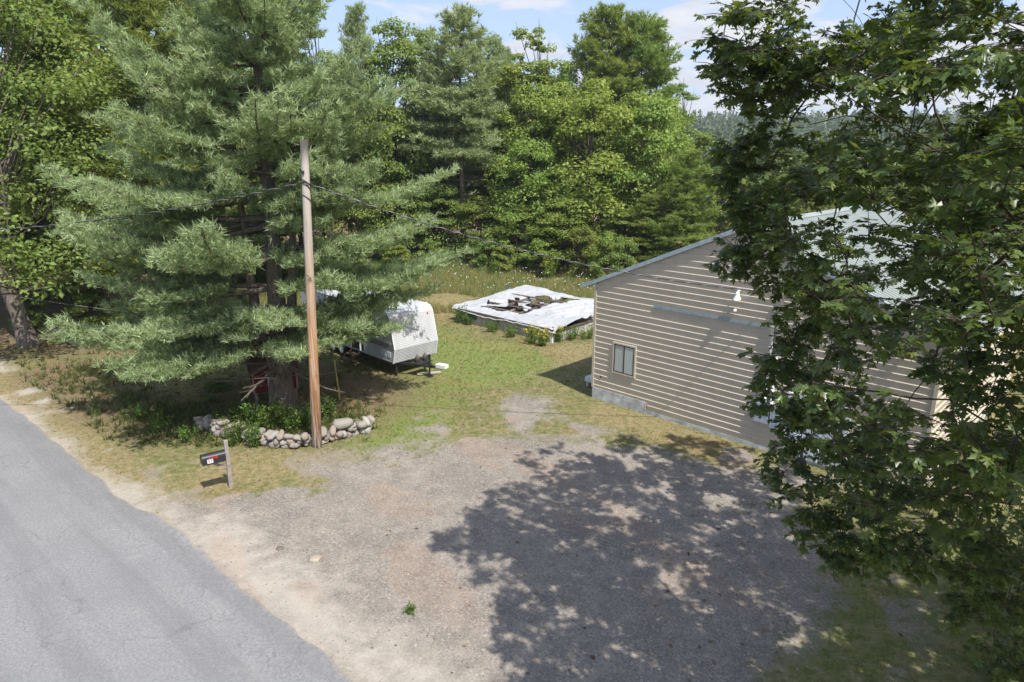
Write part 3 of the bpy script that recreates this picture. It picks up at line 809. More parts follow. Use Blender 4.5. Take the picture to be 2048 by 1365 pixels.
def build_barn():
    root = empty('metal_barn', (BARN[0], BARN[1], 0), BA_ROT)
    tag(root, 'beige ribbed metal barn with low grey green gable roof beside the gravel driveway', 'barn')
    m, nt = mat('beige siding'); n = N(nt)
    c = n.coord('Object')
    f = n.noise(n.map(c, (1, 1, .4)), 2.2, 6, .65); st = n.noise(n.map(c, (6, 6, .35)), 1.5, 5, .7); fi = n.noise(c, 30, 4)
    col = n.ramp(f, [(.3, (.47, .415, .335)), (.7, (.55, .485, .395))])
    col = n.mix(n.ramp(st, [(.55, 0.0), (.75, .35)]), col, (.36, .31, .25))
    col = n.mix(n.ramp(fi, [(.4, .15), (.6, 0.0)]), col, (.42, .37, .30))
    n.out(col, .45, None, 0, .35)
    M['siding'] = m
    m, nt = mat('painted roof metal'); n = N(nt)
    c = n.coord('Object'); f = n.noise(c, 1.1, 6, .6)
    n.out(n.ramp(f, [(.3, (.21, .245, .23)), (.7, (.28, .31, .29))]), .4, None, .0, .4)
    M['roof'] = m
    M['rake'] = simple('grey blue trim', (.36, .42, .46), .4, 0, .5)
    M['concrete'] = simple('stained concrete', (.47, .48, .47), .9, 0, .2, .4, 2.5, .4)
    M['white_paint'] = simple('white paint', (.72, .73, .74), .5, 0, .4, .1, 5)
    M['white_dull'] = simple('weathered white paint', (.60, .64, .68), .55, 0, .3, .15, 3)
    M['blue_box'] = simple('pale blue grey enamel', (.40, .46, .54), .45, 0, .4, .12)
    M['dark_metal'] = simple('black iron', (.03, .03, .032), .6, .2, .4)
    # ---- gable wall of stepped metal courses (front, facing the drive)
    pitch = .234
    # lower course edges project outward: lean each face back towards its top, then a ledge sheds outward again
    wall = MB()
    def lim0(z): return max(0.0, (z - roof_z(0) + .16) / SL)
    def lim1(z): return W_ - lim0(z)
    def course_band(s0, s1, z0, z1):
        """one course: flat face leaning outward towards its top, upward facing bright ledge on top"""
        zt = z1 - .020
        l0, l1 = max(s0, lim0(zt)), min(s1, lim1(zt))
        if l1 - l0 < .06: return False
        q0, q1 = max(s0, lim0(z0)), min(s1, lim1(z0)); t0, t1 = max(s0, lim0(z1)), min(s1, lim1(z1))
        wall.face([(q0, -.004, z0), (q1, -.004, z0), (l1, -.028, zt), (l0, -.028, zt)])
        wall.face([(l0, -.028, zt), (l1, -.028, zt), (t1, -.004, z1), (t0, -.004, z1)])
        return True
    z = .15
    k = 0
    while True:
        z0 = .15 + k * pitch; z1 = z0 + pitch
        s0 = 0.0
        if z1 < .48 + .01: s0 = 2.65
        elif z0 < .48: s0 = 2.65 if z0 < .3 else 0.0
        if not course_band(s0 + .05, W_ - .05, z0, z1): break
        k += 1
    # back fill so that no gap shows light, and the other three walls
    wall.face([(0.02, .03, .1), (W_ - .02, .03, .1), (W_ - .02, .03, roof_z(0) - .1), (RIDGE, .03, roof_z(RIDGE) - .1), (.02, .03, roof_z(0) - .1)])
    wall.face([(0.02, DEP, 0), (.02, DEP, roof_z(0) - .1), (RIDGE, DEP, roof_z(RIDGE) - .1), (W_ - .02, DEP, roof_z(0) - .1), (W_ - .02, DEP, 0)])
    for s, sg in ((0, -1), (W_, 1)):
        k = 0
        while .15 + (k + 1) * pitch < roof_z(0) - .05:
            z0 = .15 + k * pitch; z1 = z0 + pitch; zt = z1 - .02
            wall.face([(s, .05, z0), (s, DEP, z0), (s + sg * .036, DEP, zt), (s + sg * .036, .05, zt)])
            wall.face([(s + sg * .036, .05, zt), (s + sg * .036, DEP, zt), (s, DEP, z1), (s, .05, z1)])
            k += 1
        wall.face([(s - sg * .02, .03, 0), (s - sg * .02, DEP, 0), (s - sg * .02, DEP, roof_z(0)), (s - sg * .02, .03, roof_z(0))])
    wall.build('wall', M['siding'], root)
    tr = MB()
    for q in ((-.05, .05, -.05, .05, .48, roof_z(0) - .15), (W_ - .05, W_ + .05, -.05, .05, .05, roof_z(0) - .15), (2.6, 2.65, -.035, .0, .15, .47)):
        tr = MB(); tr.box(*q); tr.build('corner_trim', M['siding'], root)
    fd = MB()
    fd.box(-.012, 2.6, -.03, .3, -.3, .478); fd.box(2.6, W_, -.012, .3, -.3, .148); fd.box(-.012, .2, .3, DEP, -.3, .148); fd.box(W_ - .2, W_ + .012, .3, DEP, -.3, .148)
    fd.build('foundation', M['concrete'], root)
    # ---- roof: two ribbed sheets
    rf = MB()
    ov_f, ov_b, ov_e = .09, .25, .7
    for sd in (0, 1):
        prev = None
        y = -ov_f
        ribs = []
        while y < DEP + ov_b:
            ribs += [(y, 0), (y + .17, 0), (y + .185, .028), (y + .215, .028)]
            y += .23
        ribs.append((DEP + ov_b, 0))
        for (ya, ha), (yb, hb) in zip(ribs[:-1], ribs[1:]):
            if yb > DEP + ov_b: yb = DEP + ov_b
            if sd == 0: A, Bs = -ov_e, RIDGE
            else: A, Bs = 2 * RIDGE + ov_e, RIDGE
            q = [(A, ya, roof_z(A) + ha), (Bs, ya, roof_z(Bs) + ha), (Bs, yb, roof_z(Bs) + hb), (A, yb, roof_z(A) + hb)]
            rf.face(q if sd else q[::-1])
    roof = rf.build('roof', M['roof'], root)
    rc = MB()
    rc.face([(RIDGE - .2, -ov_f - .02, roof_z(RIDGE - .2) + .035), (RIDGE, -ov_f - .02, roof_z(RIDGE) + .06), (RIDGE, DEP + ov_b + .02, roof_z(RIDGE) + .06), (RIDGE - .2, DEP + ov_b + .02, roof_z(RIDGE - .2) + .035)])
    rc.face([(RIDGE, -ov_f - .02, roof_z(RIDGE) + .06), (RIDGE + .2, -ov_f - .02, roof_z(RIDGE + .2) + .035), (RIDGE + .2, DEP + ov_b + .02, roof_z(RIDGE + .2) + .035), (RIDGE, DEP + ov_b + .02, roof_z(RIDGE) + .06)])
    rc.build('ridge_cap', M['roof'], roof)
    rk = MB()
    for s0, s1 in ((-ov_e, RIDGE), (2 * RIDGE + ov_e, RIDGE)):
        for y0, y1 in ((-ov_f - .02, -ov_f + .02), (DEP + ov_b - .02, DEP + ov_b + .02)):
            n0 = len(rk.v)
            for yy in (y0, y1):
                for s in (s0, s1):
                    rk.v += [(s, yy, roof_z(s) - .15), (s, yy, roof_z(s) + .012)]
            for q in ((0, 2, 3, 1), (4, 5, 7, 6), (1, 3, 7, 5), (0, 4, 6, 2), (0, 1, 5, 4), (2, 6, 7, 3)):
                rk.f.append([n0 + i for i in q]); rk.m.append(0)
    # soffit under the rake overhang and eave fascia
    for s0, s1 in ((-ov_e + .02, RIDGE), (2 * RIDGE + ov_e - .02, RIDGE)):
        rk.face([(s0, -ov_f + .022, roof_z(s0) - .13), (s1, -ov_f + .022, roof_z(s1) - .13), (s1, .0, roof_z(s1) - .13), (s0, .0, roof_z(s0) - .13)])
        rk.face([(s0, .0, roof_z(s0) - .128), (s0, DEP, roof_z(s0) - .128), (0 if s0 < 0 else W_, DEP, roof_z(0) - .128), (0 if s0 < 0 else W_, .0, roof_z(0) - .128)])
    rk.box(-ov_e - .015, -ov_e + .015, -ov_f + .022, DEP + ov_b - .022, roof_z(-ov_e) - .15, roof_z(-ov_e) - .004)
    rk.box(2 * RIDGE + ov_e - .015, 2 * RIDGE + ov_e + .015, -ov_f + .022, DEP + ov_b - .022, roof_z(-ov_e) - .15, roof_z(-ov_e) - .004)
    rk.build('rake_trim', M['rake'], roof)
    # ---- window
    wd = MB()
    s0, s1, z0, z1 = 1.04, 2.02, 1.40, 2.57
    for q in ((s0 - .06, s0, z0 - .06, z1 + .06), (s1, s1 + .06, z0 - .06, z1 + .06), (s0, s1, z1, z1 + .06), (s0, s1, z0 - .06, z0)):
        wd.box(q[0], q[1], -.075, .02, q[2], q[3])
    win = wd.build('window', M['siding'], root)
    fr = MB()
    mp = (s0 + s1) / 2
    for q in ((s0 + .001, s0 + .045, z0, z1), (s1 - .045, s1 - .001, z0, z1), (mp - .025, mp + .025, z0 + .045, z1 - .045), (s0 + .045, s1 - .045, z1 - .045, z1 - .001), (s0 + .045, s1 - .045, z0 + .001, z0 + .045)):
        fr.box(q[0], q[1], -.062, -.01, q[2], q[3])
    fr.build('frame', simple('dark bronze', (.07, .058, .05), .5, .3), win)
    pn = MB(); pn.box(s0 + .04, mp - .02, -.046, -.042, z0 + .04, z1 - .04); pn.box(mp + .02, s1 - .04, -.052, -.048, z0 + .04, z1 - .04)
    mg, nt = mat('curtained glass'); n = N(nt)
    cc = n.coord('Object'); wv = n.noise(n.map(cc, (14, 1, .4)), 2.0, 3)
    n.out(n.ramp(wv, [(.3, (.36, .39, .37)), (.7, (.50, .53, .50))]), .08, None, 0, .6)
    pn.build('pane', mg, win)
    # ---- blue grey awning rail, lamps, conduits, electric boxes
    ra = MB(); ra.bar((2.76, -.038, 4.36), (7.05, -.038, 4.36), .025, .07); ra.bar((2.76, -.042, 4.315), (7.05, -.042, 4.315), .035, .02)
    ra.build('awning_rail', simple('blue grey rail', (.27, .36, .42), .35, .3, .5), root)
    lp = MB()
    lp.tube([(6.1, -.04, 5.42), (6.1, -.16, 5.44), (6.1, -.2, 5.38)], .028, 8)
    lp.lathe((6.1, -.2, 5.14), [(.13, 0), (.125, .06), (.085, .11), (.065, .17), (.06, .26), (.0, .27)], 16)
    lp.build('wall_lamp', M['white_paint'], root, True)
    bl = MB(); bl.lathe((6.0, -.1, 4.66), [(.0, 0), (.05, .015), (.07, .06), (.06, .11), (.0, .135)], 12); bl.build('bulb_light', M['white_paint'], root, True)
    for s in (7.38, 7.60):
        cd = MB(); cd.tube([(s, -.085, 1.7), (s, -.085, 4.95 if s < 7.5 else 5.5)], .048, 10)
        for zz in (2.1, 2.9, 3.7, 4.4): cd.box(s - .07, s + .07, -.14, -.03, zz, zz + .035)
        cd.build('conduit', M['white_paint'], root, True)
    eb = MB(); eb.box(7.06, 7.55, -.13, -.02, 1.02, 1.72); eb.box(7.30, 7.304, -.134, -.13, 1.05, 1.69); eb.box(7.48, 7.51, -.15, -.13, 1.3, 1.38)
    eb.build('electric_box', M['blue_box'], root)
    e2 = MB(); e2.box(7.62, 8.12, -.13, -.02, .95, 1.62); e2.box(7.7, 8.04, -.136, -.13, 1.03, 1.54)
    e2.build('electric_box', M['blue_box'], root)
    # ---- white entrance: paired door leaf, frame and side panel
    dr = MB(); dr.box(8.25, 9.25, -.075, .0, .14, 2.2)
    for a, b_ in ((8.37, 8.70), (8.80, 9.13)):
        for za, zb_ in ((.3, .95), (1.1, 2.05)): dr.box(a, b_, -.088, -.075, za, zb_)
    door = dr.build('door', M['white_dull'], root)
    hd = MB(); hd.tube([(9.17, -.075, 1.1), (9.17, -.13, 1.1)], .02, 8); hd.tube([(9.10, -.135, 1.1), (9.19, -.135, 1.1)], .014, 8); hd.build('handle', M['dark_metal'], door)
    d2 = MB(); d2.box(9.29, 10.0, -.07, .0, .14, 2.2); d2.box(9.38, 9.92, -.083, -.07, .3, 2.05); d2.build('door', M['white_dull'], root)
    df = MB()
    for q in ((8.13, 8.25, .1, 2.32), (10.0, 10.12, .1, 2.32), (8.25, 10.0, 2.2, 2.32), (9.25, 9.29, .14, 2.2)): df.box(q[0], q[1], -.095, .0, q[2], q[3])
    df.box(10.12, W_ - .05, -.055, 0, .1, .34)
    df.build('door_frame', M['white_paint'], root)
    # dryer vent hole and red lamp
    vt = MB(); vt.tube([(.42, -.045, 1.02), (.42, -.03, 1.02)], .04, 10); vt.build('vent', M['dark_metal'], root)
    rl = MB(); rl.lathe((9.05, -.16, 2.42), [(.0, 0), (.11, .02), (.13, .1), (.09, .19), (.0, .21)], 12); rl.box(9.0, 9.1, -.14, -.03, 2.48, 2.56); rl.build('red_lamp', simple('red enamel', (.16, .012, .012), .5), root, True)
    # ---- free standing things
    p = BARN + np.array([math.cos(BA_ROT), math.sin(BA_ROT), 0]) * 8.95 + np.array([math.sin(BA_ROT), -math.cos(BA_ROT), 0]) * .55
    ar = MB(); ar.lathe((0, 0, 0), [(.17, .0), (.18, .02), (.19, .20), (.16, .30), (.05, .40), (.04, .85), (.055, .87), (.055, .95), (.0, .98)], 14)
    o = ar.build('ash_receptacle', M['dark_metal'], None, True); o.location = (p[0], p[1], .0)
    tag(o, 'black ash receptacle with bulbous base and thin neck in front of the white barn door', 'ash bin')
    st = empty('side_step', (BARN[0], BARN[1], 0), BA_ROT); tag(st, 'pale wooden landing step against the shaded side of the barn', 'step')
    q = MB()
    for i in range(6): q.box(-1.12, -.06, .9 + i * .2, 1.085 + i * .2, .40, .44)
    q.build('deck', M['white_dull'], st)
    q = MB(); q.box(-1.14, -1.10, .9, 2.1, .24, .398); q.box(-1.10, -.08, .88, .92, .24, .398); q.build('skirt', M['white_paint'], st)
    for sx, sy in ((-1.05, 1.0), (-.2, 1.0), (-1.05, 2.0), (-.2, 2.0)):
        q = MB(); q.box(sx - .045, sx + .045, sy - .045, sy + .045, -.1, .238 + .16); q.build('leg', M['white_dull'], st)

# ------------------------------------------------------------------ pole, cables, guy, mailbox
POLE = G(634, 893)
POLE_TOP = D(608, 280, POLE[1])
ATT = POLE + (POLE_TOP - POLE) * ((893 - 357) / (893 - 280)) * 1.0
def cable_pts(a, b, sag, n=60):
    t = np.linspace(0, 1, n)[:, None]
    p = a + (b - a) * t
    p[:, 2] -= (sag * 4 * t * (1 - t))[:, 0]
    return p

def build_pole():
    m, nt = mat('creosoted pole wood'); n = N(nt)
    c = n.coord('Object'); sx = n.add('ShaderNodeSeparateXYZ'); n.link(c, sx.inputs[0])
    g = n.noise(n.map(c, (9, 9, .35)), 2.2, 8, .7, .4); h = n.math('DIVIDE', sx.outputs[2], POLE_TOP[2])
    hh = n.math('ADD', h, n.math('MULTIPLY', n.math('SUBTRACT', n.noise(n.map(c, (3, 3, .3)), 1.5, 5), .5), .35))
    col = n.ramp(hh, [(.02, (.045, .025, .02)), (.12, (.17, .075, .032)), (.30, (.40, .20, .085)), (.52, (.40, .25, .15)), (.68, (.42, .36, .31)), (1, (.50, .46, .42))])
    col = n.mix(n.ramp(g, [(.45, 0.0), (.6, .55)]), col, (.55, .48, .40))
    col = n.mix(n.ramp(g, [(.30, .6), (.42, 0.0)]), col, (.12, .07, .045))
    n.out(col, .85, n.bump(g, .6, .02), 0, .15)
    root = empty('utility_pole', (POLE[0], POLE[1], 0)); tag(root, 'tall brown wooden utility pole with faded grey top beside the stone wall', 'utility pole')
    lean = POLE_TOP - POLE
    b = MB()
    b.tube([np.array([0, 0, -.3])] + [lean * t for t in np.linspace(0.0, 1, 14)] , [.185] + list(np.linspace(.178, .118, 14)), 18)
    b.build('pole', m, root, True)
    bd = MB()
    for k, dz in enumerate((-.0, -.12, -.5)):
        a = ATT - np.array([POLE[0], POLE[1], 0]) + np.array([0, 0, dz])
        th = np.linspace(0, 2 * math.pi, 20)
        bd.tube([a + np.array([.137 * math.cos(t), .137 * math.sin(t), (.10 if k == 0 else .12) * math.cos(t + 2.4)]) for t in th], .014, 6, 0, False)
    bd.build('guy_wrap', M['cable_dark'], root, True)
    bo = MB()
    at = lean * .905; bo.tube([at + np.array([-.16, -.1, 0]), at + np.array([.1, .1, 0])], .022, 6); bo.box(at[0] - .09, at[0] + .0, at[1] - .16, at[1] - .10, at[2] - .05, at[2] + .05)
    bo.build('through_bolt', M['cable_dark'], root)
    # cables
    def twisted(name, a, b_, sag, label):
        p = cable_pts(a, b_, sag, 120)
        o = empty(name, tuple(a)); tag(o, label, 'cable')
        q = MB(); q.tube(p - a, .017, 6, 0); q.build('insulated_wire', M['cable_dark'], o, True)
        w = MB()
        L_ = np.linspace(0, 1, 400)[:, None]
        pp = a + (b_ - a) * L_; pp[:, 2] -= (sag * 4 * L_ * (1 - L_))[:, 0]
        th = np.linspace(0, np.linalg.norm(b_ - a) / .55 * 2 * math.pi, 400)
        pp[:, 2] += .02 * np.cos(th); pp[:, 1] += .02 * np.sin(th)
        w.tube(pp - a, .011, 5, 0); w.build('bare_wire', M['cable_pale'], o, True)
    a = ATT + np.array([0, -.13, .03])
    bb = BARN + np.array([math.cos(BA_ROT), math.sin(BA_ROT), 0]) * 7.4; bb[2] = 5.55
    bb = bb + np.array([math.sin(BA_ROT), -math.cos(BA_ROT), 0]) * .15
    twisted('service_cable', a, bb, .55, 'twisted service cable sagging from the pole to the barn wall')
    e = D(-260, 468, 22.0); e2 = e
    twisted('service_cable', a, e2, .42, 'twisted overhead cable running from the pole out over the road')
    tw = MB(); p0, p1 = D(-60, 578, 33), D(470, 640, 37)
    tw.tube(cable_pts(p0, p1, .25, 30) - p0, .012, 5); o = tw.build('thin_wire', M['cable_pale'], None, True); o.location = tuple(p0); tag(o, 'thin pale wire strung low between the roadside trees', 'cable')
    # guy wire
    g0 = G(680, 803); g0[2] = .0
    g1 = ATT + np.array([.1, .08, -.05])
    root = empty('guy_wire', tuple(g0)); tag(root, 'steel guy wire with yellow marker sleeve anchored behind the stone wall', 'guy wire')
    q = MB(); q.tube([(0, 0, -.1), g1 - g0], .008, 6); q.build('wire', M['cable_pale'], root, True)
    dv = unit(g1 - g0); q = MB(); q.tube([dv * .12, dv * 1.2, dv * 2.35], .028, 8); q.build('marker_sleeve', simple('yellow plastic', (.70, .50, .03), .5, 0, .4), root, True)

def text_part(name, body, size, m, parent, loc, rot, ext=.002):
    cu = bpy.data.curves.new(name, 'FONT'); cu.body = body; cu.size = size; cu.extrude = ext; cu.align_x = 'CENTER'; cu.align_y = 'CENTER'; cu.offset = size * .012
    t = bpy.data.objects.new(name, cu); COL.objects.link(t)
    me = bpy.data.meshes.new_from_object(t)
    bpy.data.objects.remove(t)
    o = link_mesh(name, me, m, parent); o.location = loc; o.rotation_euler = rot
    return o

def build_mailbox():
    b = G(462, 975)
    tip = G(402, 905 + 70)                       # ground point below the mailbox door
    # the box axis points to the road
    ax = np.array([-.80, -.60]); rz = math.atan2(ax[1], ax[0])
    root = empty('mailbox', (b[0], b[1], 0), rz); tag(root, 'black mailbox numbered 57 on a grey weathered post by the road', 'mailbox')
    wood = simple('weathered grey post', (.30, .27, .24), .9, 0, .1, .3, 7, .5)
    blk = simple('black mailbox plastic', (.022, .024, .028), .38, 0, .5, .1)
    q = MB(); q.box(-.055, .055, -.055, .055, -.2, 1.56); q.build('post', wood, root)
    q = MB(); q.box(.055, .60, -.05, .05, .92, .975); q.bar((.06, 0, .68), (.42, 0, .93), .05, .07); q.build('arm', wood, root)
    # body: arched section extruded along +x (towards the road)
    sec = [(-.15, .0), (.15, .0), (.15, .17)] + [(.15 * math.cos(t), .17 + .13 * math.sin(t)) for t in np.linspace(.2, math.pi - .2, 11)] + [(-.15, .17)]
    q = MB(); L = [.07, .70]
    n = len(sec)
    for x in L: q.v += [(x, y, z + .98) for y, z in sec]
    for i in range(n): q.f.append([i, (i + 1) % n, n + (i + 1) % n, n + i]); q.m.append(0)
    q.f.append(list(range(n))[::-1]); q.m.append(0); q.f.append(list(range(n, 2 * n))); q.m.append(0)
    body = q.build('box', blk, root)
    q = MB()
    for x, s in ((.701, 1.05), (.735, 1.05)): q.v += [(x, y * s, (z - .12) * s + .12 + .98) for y, z in sec]
    for i in range(n): q.f.append([i, (i + 1) % n, n + (i + 1) % n, n + i]); q.m.append(0)
    q.f.append(list(range(n))[::-1]); q.m.append(0); q.f.append(list(range(n, 2 * n))); q.m.append(0)
    door = q.build('door', blk, root)
    q = MB(); q.box(.736, .76, -.02, .02, 1.2, 1.24); q.build('handle', blk, door)
    # number plate, lettering and lowered red flag on the +y side, which faces the driveway (camera)
    side = 1
    yv = .152 * side
    q = MB(); q.box(.44, .60, min(yv, yv + .004), max(yv, yv + .004), 1.02, 1.145); q.build('number_plate', simple('white plate', (.8, .8, .8), .5, 0, .3, .04), root)
    text_part('number', '57', .13, simple('black number', (.02, .02, .02), .6, 0, .2), root, (.52, yv + .0055, 1.082), (R(90), 0, R(180)), .001)
    q = MB(); q.box(.30, .56, yv + .006, yv + .012, 1.165, 1.195); q.box(.30, .37, yv + .006, yv + .012, 1.13, 1.215); q.build('flag', simple('red flag', (.55, .02, .02), .5, 0, .3), root)

# ------------------------------------------------------------------ stone wall
def stone_mesh(rg, sx, sy, sz):
    import bmesh
    bm = bmesh.new(); bmesh.ops.create_icosphere(bm, subdivisions=2, radius=1.0)
    ph = rg.uniform(0, 6, 6)
    for v in bm.verts:
        c = v.co
        k = 1 + .15 * math.sin(2.3 * c.x + ph[0]) + .13 * math.sin(2.7 * c.y + ph[1]) + .11 * math.sin(3.1 * c.z + ph[2]) + .06 * math.sin(5.3 * c.x + 4.1 * c.y + ph[3]) + .05 * math.sin(6.1 * c.z - 4.7 * c.y + ph[4])
        p = [math.copysign(abs(t) ** .62, t) for t in c]
        v.co = (p[0] * k * sx, p[1] * k * sy, p[2] * k * sz)
    me = bpy.data.meshes.new('stone'); bm.to_mesh(me); bm.free()
    return me

def build_stone_wall():
    rg = np.random.default_rng(5)
    path = [np.array([*p, 0]) for p in gp((392, 850), (440, 868), (500, 884), (560, 893), (610, 893), (660, 884), (705, 872), (740, 862))]
    root = empty('stone_wall', tuple(path[4])); tag(root, 'low dry stone wall of pale rounded fieldstones behind the utility pole', 'stone wall')
    m, nt = mat('fieldstone'); n = N(nt)
    c = n.coord('Object'); o = n.add('ShaderNodeObjectInfo').outputs['Random']
    f = n.noise(c, 5, 7, .65); f2 = n.noise(c, 24, 4, .6)
    col = n.ramp(o, [(0, (.24, .22, .195)), (.3, (.33, .305, .27)), (.6, (.30, .24, .20)), (.8, (.21, .205, .20)), (1, (.40, .38, .35))])
    col = n.mix(n.ramp(f, [(.5, 0.0), (.66, .55)]), col, (.25, .22, .19)); col = n.mix(n.ramp(f, [(.3, .5), (.42, 0.0)]), col, (.42, .26, .17))
    col = n.mix(n.ramp(f2, [(.55, 0.0), (.7, .3)]), col, (.42, .405, .385))
    n.out(col, .92, n.bump(f2, .8, .03), 0, .1)
    seg = np.cumsum([0] + [np.linalg.norm(b - a) for a, b in zip(path[:-1], path[1:])])
    def at(s):
        return np.array([np.interp(s, seg, [p[k] for p in path]) for k in range(3)])
    cnt = 0
    for row, z in enumerate((.08, .25, .41)):
        s = rg.uniform(0, .2) + (.0 if row < 2 else .6)
        while s < seg[-1] - (.1 if row < 2 else .0) and cnt < 98:
            L = rg.uniform(.075, .165) * (1.12 if row == 0 else 1.0)
            if row == 2 and rg.random() < .22: s += L * 1.6; continue
            p = at(s + L); t = unit(at(s + L + .1) - at(s + L - .1))
            me = stone_mesh(rg, L * 1.06, rg.uniform(.16, .26), rg.uniform(.075, .12))
            st = link_mesh('stone', me, m, root, True)
            rel = p - path[4]
            st.location = (rel[0] + rg.normal() * .04, rel[1] + rg.normal() * .05, z + rg.normal() * .025)
            st.rotation_euler = (rg.normal() * .25, rg.normal() * .28, math.atan2(t[1], t[0]) + rg.normal() * .18)
            s += L * 1.86; cnt += 1
    # big flat capstone at the end
    p = at(seg[-1] - 1.0) - path[4]
    st = link_mesh('stone', stone_mesh(rg, .36, .26, .12), m, root, True); st.location = (p[0], p[1], .55); st.rotation_euler = (.1, -.1, .2)
    M['stone'] = m

# ------------------------------------------------------------------ travel trailer
def build_trailer():
    FL = G(787, 728, .62)
    fwd = np.array([.70, -.714]); rz = math.atan2(fwd[1], fwd[0])
    # local x forward, local y to the left of travel (away from us), origin at front corner on the near side
    root = empty('travel_trailer', (FL[0], FL[1], 0), rz); tag(root, 'white ribbed travel trailer with sloped nose parked under the big pine', 'travel trailer')
    Wd, Ln = 2.42, 8.2
    m, nt = mat('white trailer aluminium'); n = N(nt)
    c = n.coord('Object'); f = n.noise(n.map(c, (2, 2, .6)), 1.6, 6, .65); g = n.noise(c, 9, 5)
    col = n.ramp(f, [(.3, (.42, .43, .445)), (.7, (.52, .53, .545))]); col = n.mix(n.ramp(g, [(.62, 0.0), (.8, .3)]), col, (.50, .48, .44))
    n.out(col, .45, None, 0, .4)
    MT = m
    # profile of the nose (x, z)
    key = [(0, .62), (.16, 1.30), (-.16, 2.72), (-.32, 2.92), (-.68, 3.0), (-Ln, 3.0), (-Ln - .12, 2.9), (-Ln, 1.6), (-Ln + .25, .62)]
    # near and far side panels with ribs
    def xr(z):   # x extents of the side at height z
        xf = np.interp(z, [.62, 1.30, 2.72, 2.92, 3.0], [0, .16, -.16, -.32, -.68])
        xb = np.interp(z, [.62, 1.6, 2.9, 3.0], [-Ln + .25, -Ln, -Ln - .12, -Ln])
        return xf, xb
    b = MB()
    for y, sg in ((0.0, -1), (Wd, 1)):
        z = .62
        while z < 2.99:
            z1 = min(z + .085, 3.0)
            a, c_ = xr(z); d, e = xr(z1); zm = z1 - .02; am, cm = xr(zm)
            b.face([(c_, y + sg * .0, z), (a, y, z), (am, y + sg * .014, zm), (cm, y + sg * .014, zm)])
            b.face([(cm, y + sg * .014, zm), (am, y + sg * .014, zm), (d, y, z1), (e, y, z1)])
            z = z1
    b.build('side_panel', MT, root)
    # nose with ribs
    b = MB()
    pts = []
    for (x0, z0), (x1, z1), st in zip(key[:2], key[1:3], (.075, .075)):
        n_ = int(math.hypot(x1 - x0, z1 - z0) / st); dx, dz = x1 - x0, z1 - z0; l = math.hypot(dx, dz); nx, nz = dz / l, -dx / l
        for i in range(n_):
            t0, t1 = i / n_, (i + .78) / n_
            pts += [(x0 + dx * t0, z0 + dz * t0), (x0 + dx * t1 + nx * .009, z0 + dz * t1 + nz * .009)]
    pts.append(key[2])
    for p, q in zip(pts[:-1], pts[1:]): b.face([(p[0], .0, p[1]), (p[0], Wd, p[1]), (q[0], Wd, q[1]), (q[0], .0, q[1])])
    b.build('nose', MT, root)
    b = MB()
    rp = [(-.16, 2.72), (-.22, 2.83), (-.32, 2.92), (-.48, 2.98), (-.68, 3.0), (-Ln, 3.0), (-Ln - .12, 2.9)]
    for p, q in zip(rp[:-1], rp[1:]): b.face([(p[0], -.016, p[1] + .004), (p[0], Wd + .016, p[1] + .004), (q[0], Wd + .016, q[1] + .004), (q[0], -.016, q[1] + .004)])
    b.box(-3.6, -3.0, .9, 1.5, 3.005, 3.14); b.box(-6.4, -6.0, .9, 1.4, 3.005, 3.12)
    b.build('roof', MT, root, False)
    b = MB()
    for p, q in zip([key[6], key[7]], [key[7], key[8]]): b.face([(p[0], 0, p[1]), (p[0], Wd, p[1]), (q[0], Wd, q[1]), (q[0], 0, q[1])])
    b.face([(0, 0, .62), (-Ln + .25, 0, .62), (-Ln + .25, Wd, .62), (0, Wd, .62)]); b.build('rear_panel', MT, root)
    # corner mouldings
    for y in (-.012, Wd + .012):
        b = MB(); b.tube([(x + .012, y, z) for x, z in key[:5]], .028, 6)
        b.build('corner_moulding', M['white_paint'], root)
    # grey stripe, windows, painted dark doorway, hatch on the near side
    b = MB(); b.box(-3.0, .02, -.024, -.002, 1.28, 1.50); b.box(-7.9, -3.65, -.024, -.002, 1.28, 1.50); b.build('stripe', simple('grey stripe', (.22, .20, .19), .5), root)
    dark = simple('dark trailer glass', (.02, .023, .026), .12, 0, .6)
    def window(x0, x1, z0, z1):
        q = MB()
        for r_ in ((x0 - .05, x0, z0 - .05, z1 + .05), (x1, x1 + .05, z0 - .05, z1 + .05), (x0, x1, z1, z1 + .05), (x0, x1, z0 - .05, z0)): q.box(r_[0], r_[1], -.04, -.0, r_[2], r_[3])
        w = q.build('window', M['white_paint'], root); q = MB(); q.box(x0, x1, -.028, -.004, z0, z1); q.build('pane', dark, w)
    window(-1.75, -.85, 1.68, 2.22); window(-5.6, -4.4, 1.68, 2.25); window(-7.6, -6.7, 1.68, 2.2)
    b = MB(); b.box(-3.45, -2.75, -.03, -.002, .72, 2.55); dr = b.build('door', simple('painted doorway dark', (.03, .028, .026), .7), root)  # near-black slab painted as the unlit trailer interior behind the doorway
    b = MB(); b.box(-2.72, -2.67, -.06, -.002, .70, 2.6); b.box(-3.52, -3.47, -.06, -.002, .70, 2.6); b.box(-3.47, -2.72, -.06, -.002, 2.56, 2.62); b.build('frame', M['white_paint'], dr)
    b = MB(); b.box(-2.55, -2.42, -.035, -.002, .75, 1.9); b.build('grab_rail', dark, root)
    b = MB(); b.box(-.95, -.55, -.022, -.0, .85, 1.15); b.box(-.42, -.18, -.022, 0, .86, 1.12); b.build('hatch', M['white_dull'], root)
    b = MB(); b.tube([(-.16, Wd - .3, 2.62), (-.11, Wd - .3, 2.63)], .045, 10); b.build('marker_light', simple('red lens', (.6, .05, .04), .3), root)
    # chassis, wheels, steps, tongue
    blk = M['dark_metal']
